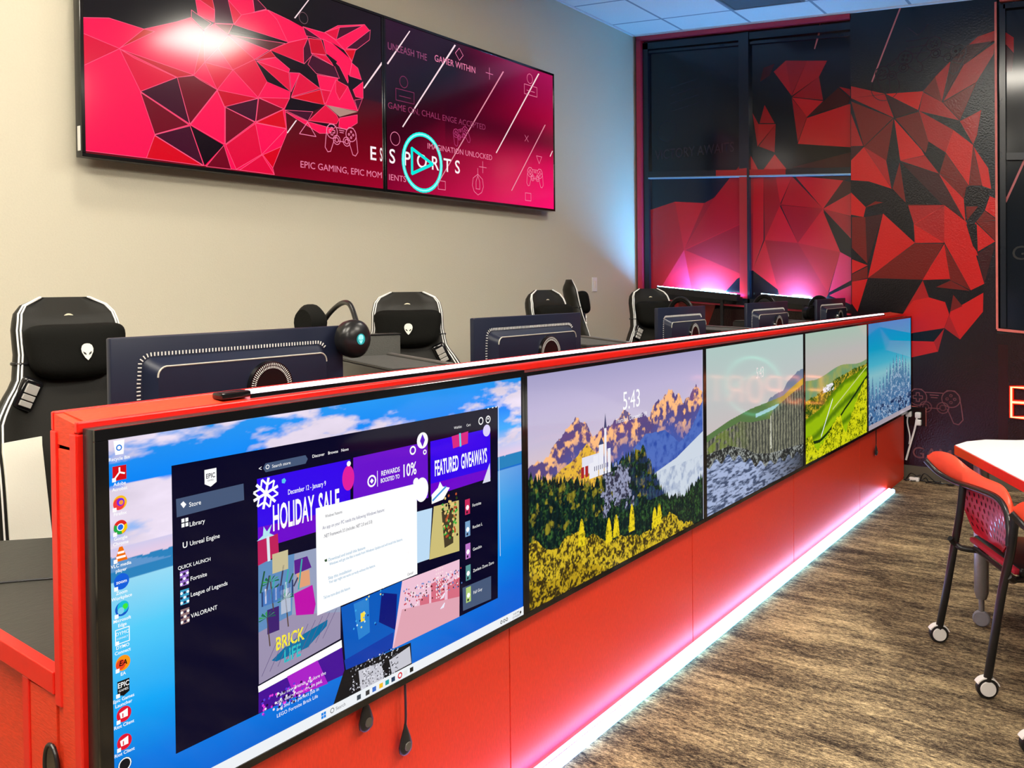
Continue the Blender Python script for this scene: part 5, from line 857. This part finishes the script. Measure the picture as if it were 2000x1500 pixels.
cl = [((.585, 1.22, 0), .0, 'large black gaming chair nearest the camera at the left edge, cream side stripe visible'), ((2.12, 1.30, 0), -.78, 'black gaming chair between the first and second monitors, turned towards the camera'),
      ((3.33, 1.25, 0), -.08, 'black gaming chair rising behind the second monitor'), ((4.62, 1.86, .07), .6, 'black gaming chair turned sideways below the white wall plate'), ((4.38, 1.16, 0), -.40, 'black gaming chair in the far corner beside the printed windows')]
ch.location, ch.rotation_euler = cl[0][0], (0, 0, cl[0][1]); ch['label'] = cl[0][2]
for q in cl[1:]: dup(ch, *q)

# ---------------------------------------------------------------- light bars below the printed windows
pinkled = mat('pink_led', (.8, .8, .8), .4, emis=(1, .12, .75), es=45); blueled2 = mat('blue_led', (.8, .8, .8), .4, emis=(.06, .45, 1), es=2000); blueled = mat('blue_white_led', (.8, .8, .8), .4, emis=(.35, .7, 1), es=14)
def lightbar(y0, y1, z0, z1, label):
    t = thing('light_bar', label, 'light bar', (6.08, 0, 0), 0, 'light bars below the printed windows')
    obj('housing', prism(B(), [(y0, z0), (y1, z1), (y1, z1 - .055), (y0, z0 - .055)], -.05, .03, 'yz'), black, t)
    obj('added_light_block', prism(B(), [(y0, z0 - .022), (y1, z1 - .022), (y1, z1 - .055), (y0, z0 - .055)], .0301, .075, 'yz'), black, t)  # added to keep the rear lamps from lighting the wall below
    bm = B(); N = 22
    for k in range(N):
        a = (k + .15) / N; b_ = (k + .72) / N; ya, yb = y0 + (y1 - y0) * a, y0 + (y1 - y0) * b_; za, zb = z0 + (z1 - z0) * a, z0 + (z1 - z0) * b_
        prism(bm, [(ya, za), (yb, zb), (yb, zb + .006), (ya, za + .006)], -.045, -.028, 'yz')
    obj('lamp_row', bm, blueled, t)
    bm = B()
    for nm_, sp__, mm_ in (('pink_lamp', ((.08, .34), (.74, .96)), pinkled), ('blue_lamp', ((.38, .70),), blueled2)):
        bm = B()
        for a, b_ in sp__:
            ya, yb = y0 + (y1 - y0) * a, y0 + (y1 - y0) * b_; za, zb = z0 + (z1 - z0) * a - .02, z0 + (z1 - z0) * b_ - .02
            prism(bm, [(ya, za), (yb, zb), (yb, zb + .012), (ya, za + .012)], .032, .05, 'yz')
        obj(nm_, bm, mm_, t)
    ym, zm = y0 + (y1 - y0) * .8, z0 + (z1 - z0) * .8
    obj('stem', prism(B(), [(ym - .012, zm - .05), (ym + .012, zm - .05), (ym + .012, .744), (ym - .012, .744)], -.02, .0, 'yz'), black, t)
    obj('foot', box(B(), -.08, .05, ym - .1, ym + .1, .7425, .752, .002), black, t)
lightbar(2.03, 1.30, 1.438, 1.365, 'dark light bar with a white lamp row below the left printed window')
lightbar(1.10, .68, 1.368, 1.330, 'shorter dark light bar below the right printed window')
t = thing('console_shelf', 'dark shelf desk under the printed windows', 'desk', (0, 0, 0))
obj('desktop', box(B(), 5.85, 6.16, .46, 2.25, .70, .742, .003) if False else box(B(), 6.005, 6.16, .46, 2.25, .70, .742, .003), satin, t)
obj('leg', box(B(), 6.02, 6.14, 2.1, 2.16, -.02, .70), satin, t); obj('leg', box(B(), 6.02, 6.14, .5, .56, -.02, .70), satin, t)
# ---------------------------------------------------------------- outlet and cords at the end of the counter
t = thing('wall_outlet', 'black outlet plate with white plugs beside the far end of the counter', 'outlet', (XF, 0, 0))
obj('plate', box(B(), -.012, -.001, -.10, .075, .38, .52, .003), gloss, t); obj('plate_edge', tube(B(), [(-.008, -.10, .38), (-.008, -.10, .515), (-.008, .06, .525)], .0025, 6), MATS['salmon_corner_bead'], t)
for y, z, nm in ((.015, .465, 'plug'), (-.05, .46, 'plug'), (-.052, .405, 'plug')): obj(nm, box(B(), -.045, -.012, y - .02, y + .02, z - .022, z + .022, .008, 3), white, t, smooth=True)
t = thing('mains_cable', 'thick white power cord running from the outlet down behind the counter', 'cable'); obj('cord', tube(B(), spline([(6.15, -.045, .45), (6.145, -.03, .36), (6.14, .005, .22), (6.14, .03, .12)]), .007, 8), white, t, smooth=True)
t = thing('mains_cable', 'short white cord hanging from the left plug of the outlet', 'cable'); obj('cord', tube(B(), spline([(6.15, .018, .45), (6.148, .022, .40), (6.148, .005, .30), (6.15, .01, .24)]), .005, 8), white, t, smooth=True)
t = thing('power_strip', 'small white adapter lying on the carpet among black cables', 'adapter', (6.08, -.035, -.02)); obj('body', box(B(), -.02, .02, -.04, .03, 0, .03, .008), white, t, smooth=True)
lb_ = ['black cable loop on the carpet near the counter foot', 'black cable trailing along the taupe baseboard', 'tangled black cord beside the white adapter']
for k in range(3):
    t = thing('floor_cable', lb_[k], 'cable', (0, 0, 0), 0, 'loose cables at the end of the counter'); pts = []
    for j in range(9): pts.append((6.13 - .10 * rng.random(), .03 - .04 * j * (1 + .2 * k) / 1.3 + .05 * (rng.random() - .5), -.012 + (.09 * rng.random() if j in (2, 4) and k != 1 else 0)))
    obj('cord', tube(B(), spline(pts), .004, 6), black, t, smooth=True)

# ---------------------------------------------------------------- neon sign on the far wall
t = thing('neon_sign', 'red neon letters over a cyan play ring on the dark far wall, first letter visible', 'neon sign', (0, 0, 0))
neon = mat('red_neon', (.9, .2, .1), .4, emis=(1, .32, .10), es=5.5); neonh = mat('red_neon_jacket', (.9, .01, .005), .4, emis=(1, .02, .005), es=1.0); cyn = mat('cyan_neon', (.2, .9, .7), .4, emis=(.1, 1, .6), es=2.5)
G = {'E': [[(1, 0), (0, 0), (0, 1), (1, 1)], [(0, .5), (.85, .5)]], 'S': [[(.95, .85), (.7, 1), (.25, 1), (.02, .8), (.1, .58), (.85, .42), (.97, .2), (.75, 0), (.25, 0), (.03, .15)]], 'P': [[(0, 0), (0, 1), (.7, 1), (.95, .85), (.95, .6), (.7, .47), (0, .47)]],
     'O': [[(.5 + .5 * math.cos(2 * PI * k / 20), .5 + .5 * math.sin(2 * PI * k / 20)) for k in range(21)]], 'R': [[(0, 0), (0, 1), (.7, 1), (.95, .85), (.95, .6), (.7, .47), (0, .47)], [(.5, .47), (.98, 0)]], 'T': [[(0, 1), (1, 1)], [(.5, 1), (.5, 0)]]}
for k, c_ in enumerate('ESPORTS'):
    a0 = .655 + .165 * k; z0 = .497 - .009 * k; bm = B(); bj = B()
    if k == 3: a0 -= .01
    for st in G[c_]:
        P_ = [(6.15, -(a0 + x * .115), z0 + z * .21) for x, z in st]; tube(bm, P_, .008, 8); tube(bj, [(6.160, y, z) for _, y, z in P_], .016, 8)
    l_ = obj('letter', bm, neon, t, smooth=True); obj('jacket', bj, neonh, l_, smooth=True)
obj('play_ring', tube(B(), [(6.165, -(1.22 + .24 * math.cos(2 * PI * k / 40)), .60 + .24 * math.sin(2 * PI * k / 40)) for k in range(40)], .009, 8, True), cyn, t, smooth=True)
obj('play_triangle', tube(B(), [(6.165, -1.13, .75), (6.165, -1.13, .45), (6.165, -1.38, .60)], .009, 8, True), cyn, t, smooth=True)
obj('backing', box(B(), 6.176, 6.1855, -1.9, -.62, .34, .86, .002) if False else box(B(), 6.172, 6.184, -1.3, -1.2, .30, .34), gloss, t)

# ---------------------------------------------------------------- white table and red stacking chairs
redshell = mat('red_chair_shell', (.42, .006, .02), .38, var=.15, bscale=6); redrim = mat('lit_orange_rim', (.85, .07, .03), .4, var=.15, bscale=30); redcush = mat('crimson_fabric', (.45, .008, .03), .7, bump=.3, bscale=200)  # rim brighter than the shell: orange light painted into its colour
ctube = mat('black_powdercoat', (.015, .015, .016), .3, .2, var=.2, bscale=30)
t = thing('white_table', 'white topped table with a red edge at the right side of the room', 'table', (0, 0, 0))
tp = [(3.34, -.764), (3.46, -.79), (3.555, -.85), (3.61, -.96), (4.30, -1.75), (3.30, -2.35), (1.90, -1.51), (2.727, -1.083)]
wt_ = mat('white_laminate', (.86, .86, .86), .25, var=.01)
obj('tabletop', prism(B(), tp, .722, .742, 'xy'), wt_, t)
def inset(q, d_):
    c_ = Vector((sum(a for a, _ in q) / len(q), sum(b_ for _, b_ in q) / len(q))); return [tuple(Vector(p_) + (Vector(p_) - c_).normalized() * d_) for p_ in q]
obj('edge_band', prism(B(), inset(tp, .004), .702, .739, 'xy'), mat('red_table_edge', (.75, .015, .01), .4, var=.1), t)
for x, y in ((3.33, -.865), (4.0, -1.7), (3.25, -2.15), (2.2, -1.5)):
    l_ = obj('leg', tube(B(), [(x, y, .10), (x, y, .13), (x, y, .71)], [.02, .028, .03], 20), greymetal, t, smooth=True)
    obj('caster_stem', tube(B(), [(x, y, .03), (x, y, .105)], .011, 10), greymetal, l_, smooth=True)
    obj('caster', cyl(B(), (x - .012, y, .015), .034, .034, .026, 'x', 20, bev=.005), mat('grey_caster', (.25, .25, .28), .4, var=.1), l_, smooth=True)
def caster(x, y, l_):
    bm = cyl(B(), (x - .012, y, .036), .036, .036, .024, 'x', 26, mi=1, bev=.004)
    cyl(bm, (x + .011, y, .036), .027, .025, .005, 'x', 24); cyl(bm, (x - .011, y, .036), .027, .025, -.005, 'x', 24)
    loft(bm, [[(x + sx, y + rr * math.cos(a), .036 + rr * math.sin(a)) for a in [PI * (.25 + .75 * k / 10) for k in range(11)] for rr in ()] or [(x + sx, y + .041 * math.cos(PI * (.1 + .75 * k / 10)), .036 + .041 * math.sin(PI * (.1 + .75 * k / 10))) for k in range(11)] + [(x + sx, y + .037 * math.cos(PI * (.85 - .75 * k / 10)), .036 + .037 * math.sin(PI * (.85 - .75 * k / 10))) for k in range(11)] for sx in (-.015, .015)])
    return obj('caster', bm, [white, black], l_, smooth=True)
def make_redchair():
    t = thing('stacking_chair', '', 'chair', (0, 0, 0), 0, 'red chairs tucked at the white table')
    # local frame: +x across the back (towards the camera side), +y forward under the table
    low = [(-.134, 0, .728), (-.107, .04, .683), (-.02, .075, .664), (.10, .085, .672), (.237, .085, .685), (.366, .085, .690), (.452, .08, .668), (.501, .07, .618), (.521, .06, .562)]
    up_ = [(-.134, 0, .733), (-.118, .03, .758), (-.077, .08, .752), (.0, .115, .716), (.14, .12, .708), (.324, .115, .716), (.419, .105, .688), (.48, .09, .633), (.512, .075, .58)]
    L_, U_ = spline(low, 6), spline(up_, 6); bm = B(); rows = [[bm.verts.new(a.lerp(b_, k / 3) + Vector((0, 0, .008 * math.sin(PI * k / 3)))) for k in range(4)] for a, b_ in zip(L_, U_)]
    for a, b_ in zip(rows, rows[1:]):
        for k in range(3): bm.faces.new((a[k], a[k + 1], b_[k + 1], b_[k]))
    r_ = bmesh.ops.extrude_face_region(bm, geom=list(bm.faces)); bmesh.ops.translate(bm, verts=[v for v in r_['geom'] if isinstance(v, bmesh.types.BMVert)], vec=(0, .004, -.008))
    obj('top_rim', bm, redrim, t, smooth=True)
    obj('rim_tube', tube(B(), [q + Vector((0, -.006, -.012)) for q in L_], .011, 10), ctube, t, smooth=True)
    # perforated shell
    def sh(u_, v_):   # u 0..1 across, v 0 top .. 1 bottom
        xl = .045 - .04 * math.sin(PI * v_ * .8) + .09 * max(0, v_ - .6) ** 1.2 * 2.2; xr = .455 - .05 * v_ - .09 * max(0, v_ - .6) ** 1.2 * 2.2; x = xl + (xr - xl) * u_
        zt_ = .662 + .025 * math.sin(PI * u_); zb_ = .455 + .02 * (2 * u_ - 1) ** 2
        return Vector((x, .085 + .035 * math.sin(PI * u_) * (.4 + .6 * v_) + .02 * v_, zt_ + (zb_ - zt_) * v_))
    bm = B(); G_ = [[bm.verts.new(sh(i / 24, j / 16)) for i in range(25)] for j in range(17)]
    for j in range(16):
        for i in range(24): bm.faces.new((G_[j][i], G_[j][i + 1], G_[j + 1][i + 1], G_[j + 1][i]))
    r_ = bmesh.ops.extrude_face_region(bm, geom=list(bm.faces)); bmesh.ops.translate(bm, verts=[v for v in r_['geom'] if isinstance(v, bmesh.types.BMVert)], vec=(0, .006, 0))
    s_ = obj('back_shell', bm, redshell, t, smooth=True)
    bm = B()
    for j in range(7):
        for i in range(11):
            u_ = (i + .7 + .5 * (j % 2)) / 12; v_ = (j + .8) / 8.2
            c_ = sh(u_, v_); du = (sh(u_ + .01, v_) - c_).normalized() * .0040; dv = (sh(u_, v_ + .01) - c_).normalized() * .0100 + du * .45
            if u_ > .97: continue
            bm.faces.new([bm.verts.new(c_ + Vector((0, -.0012, 0)) + du * math.cos(2 * PI * k / 10) + dv * math.sin(2 * PI * k / 10)) for k in range(10)])
    obj('perforations', bm, gloss, s_)
    obj('seat', box(B(), .02, .45, .12, .50, .415, .45, .015, 3), satin, t, smooth=True)
    obj('seat_edge', box(B(), .035, .44, .105, .13, .425, .445, .006, 2), redcush, t, smooth=True)
    for xa, xb, xt in ((0, .07, .045), (.478, .50, .515)):
        P_ = spline([(xa, 0, .05), ((.035 if xa == 0 else .497), .014, .2), ((.062 if xa == 0 else .517), .036, .40), ((.06 if xa == 0 else .525), .06, .54), (xt, .078, .655)], 8)
        l_ = obj('rear_leg', tube(B(), P_, .0142, 12), ctube, t, smooth=True)
        caster(xa, 0, l_)
    for xa in (0.03, .45):
        l_ = obj('front_leg', tube(B(), spline([(xa, .50, .045), (xa, .49, .2), (xa, .47, .41)], 6), .0125, 12), ctube, t, smooth=True)
        caster(xa, .50, l_)
    obj('seat_rail', tube(B(), spline([(.085, .015, .45), (.075, .04, .425), (.10, .10, .41), (.12, .45, .41)], 6), .011, 10), ctube, t, smooth=True)
    obj('seat_rail', tube(B(), spline([(.53, .05, .45), (.50, .08, .425), (.44, .12, .41), (.42, .45, .41)], 6), .011, 10), ctube, t, smooth=True)
    obj('cross_rail', tube(B(), [(.1, .10, .418), (.45, .10, .418)], .009, 8), ctube, t, smooth=True)
    return t
rc = make_redchair(); ang = math.atan2(-.225, -.41)
# local x -> (-.877,-.481), local y must be (.481,-.877): a proper rotation would give y = (.481,-.877)
rc.location = (3.05, -.75, -.02); rc.rotation_euler = (0, 0, ang); rc['label'] = 'red perforated chair with white casters tucked under the white table'
off = .86; dup(rc, (3.05 - .8767 * off, -.735 - .481 * off, -.02), ang, 'red chair at the right edge of the photo, only its rim and caster showing')
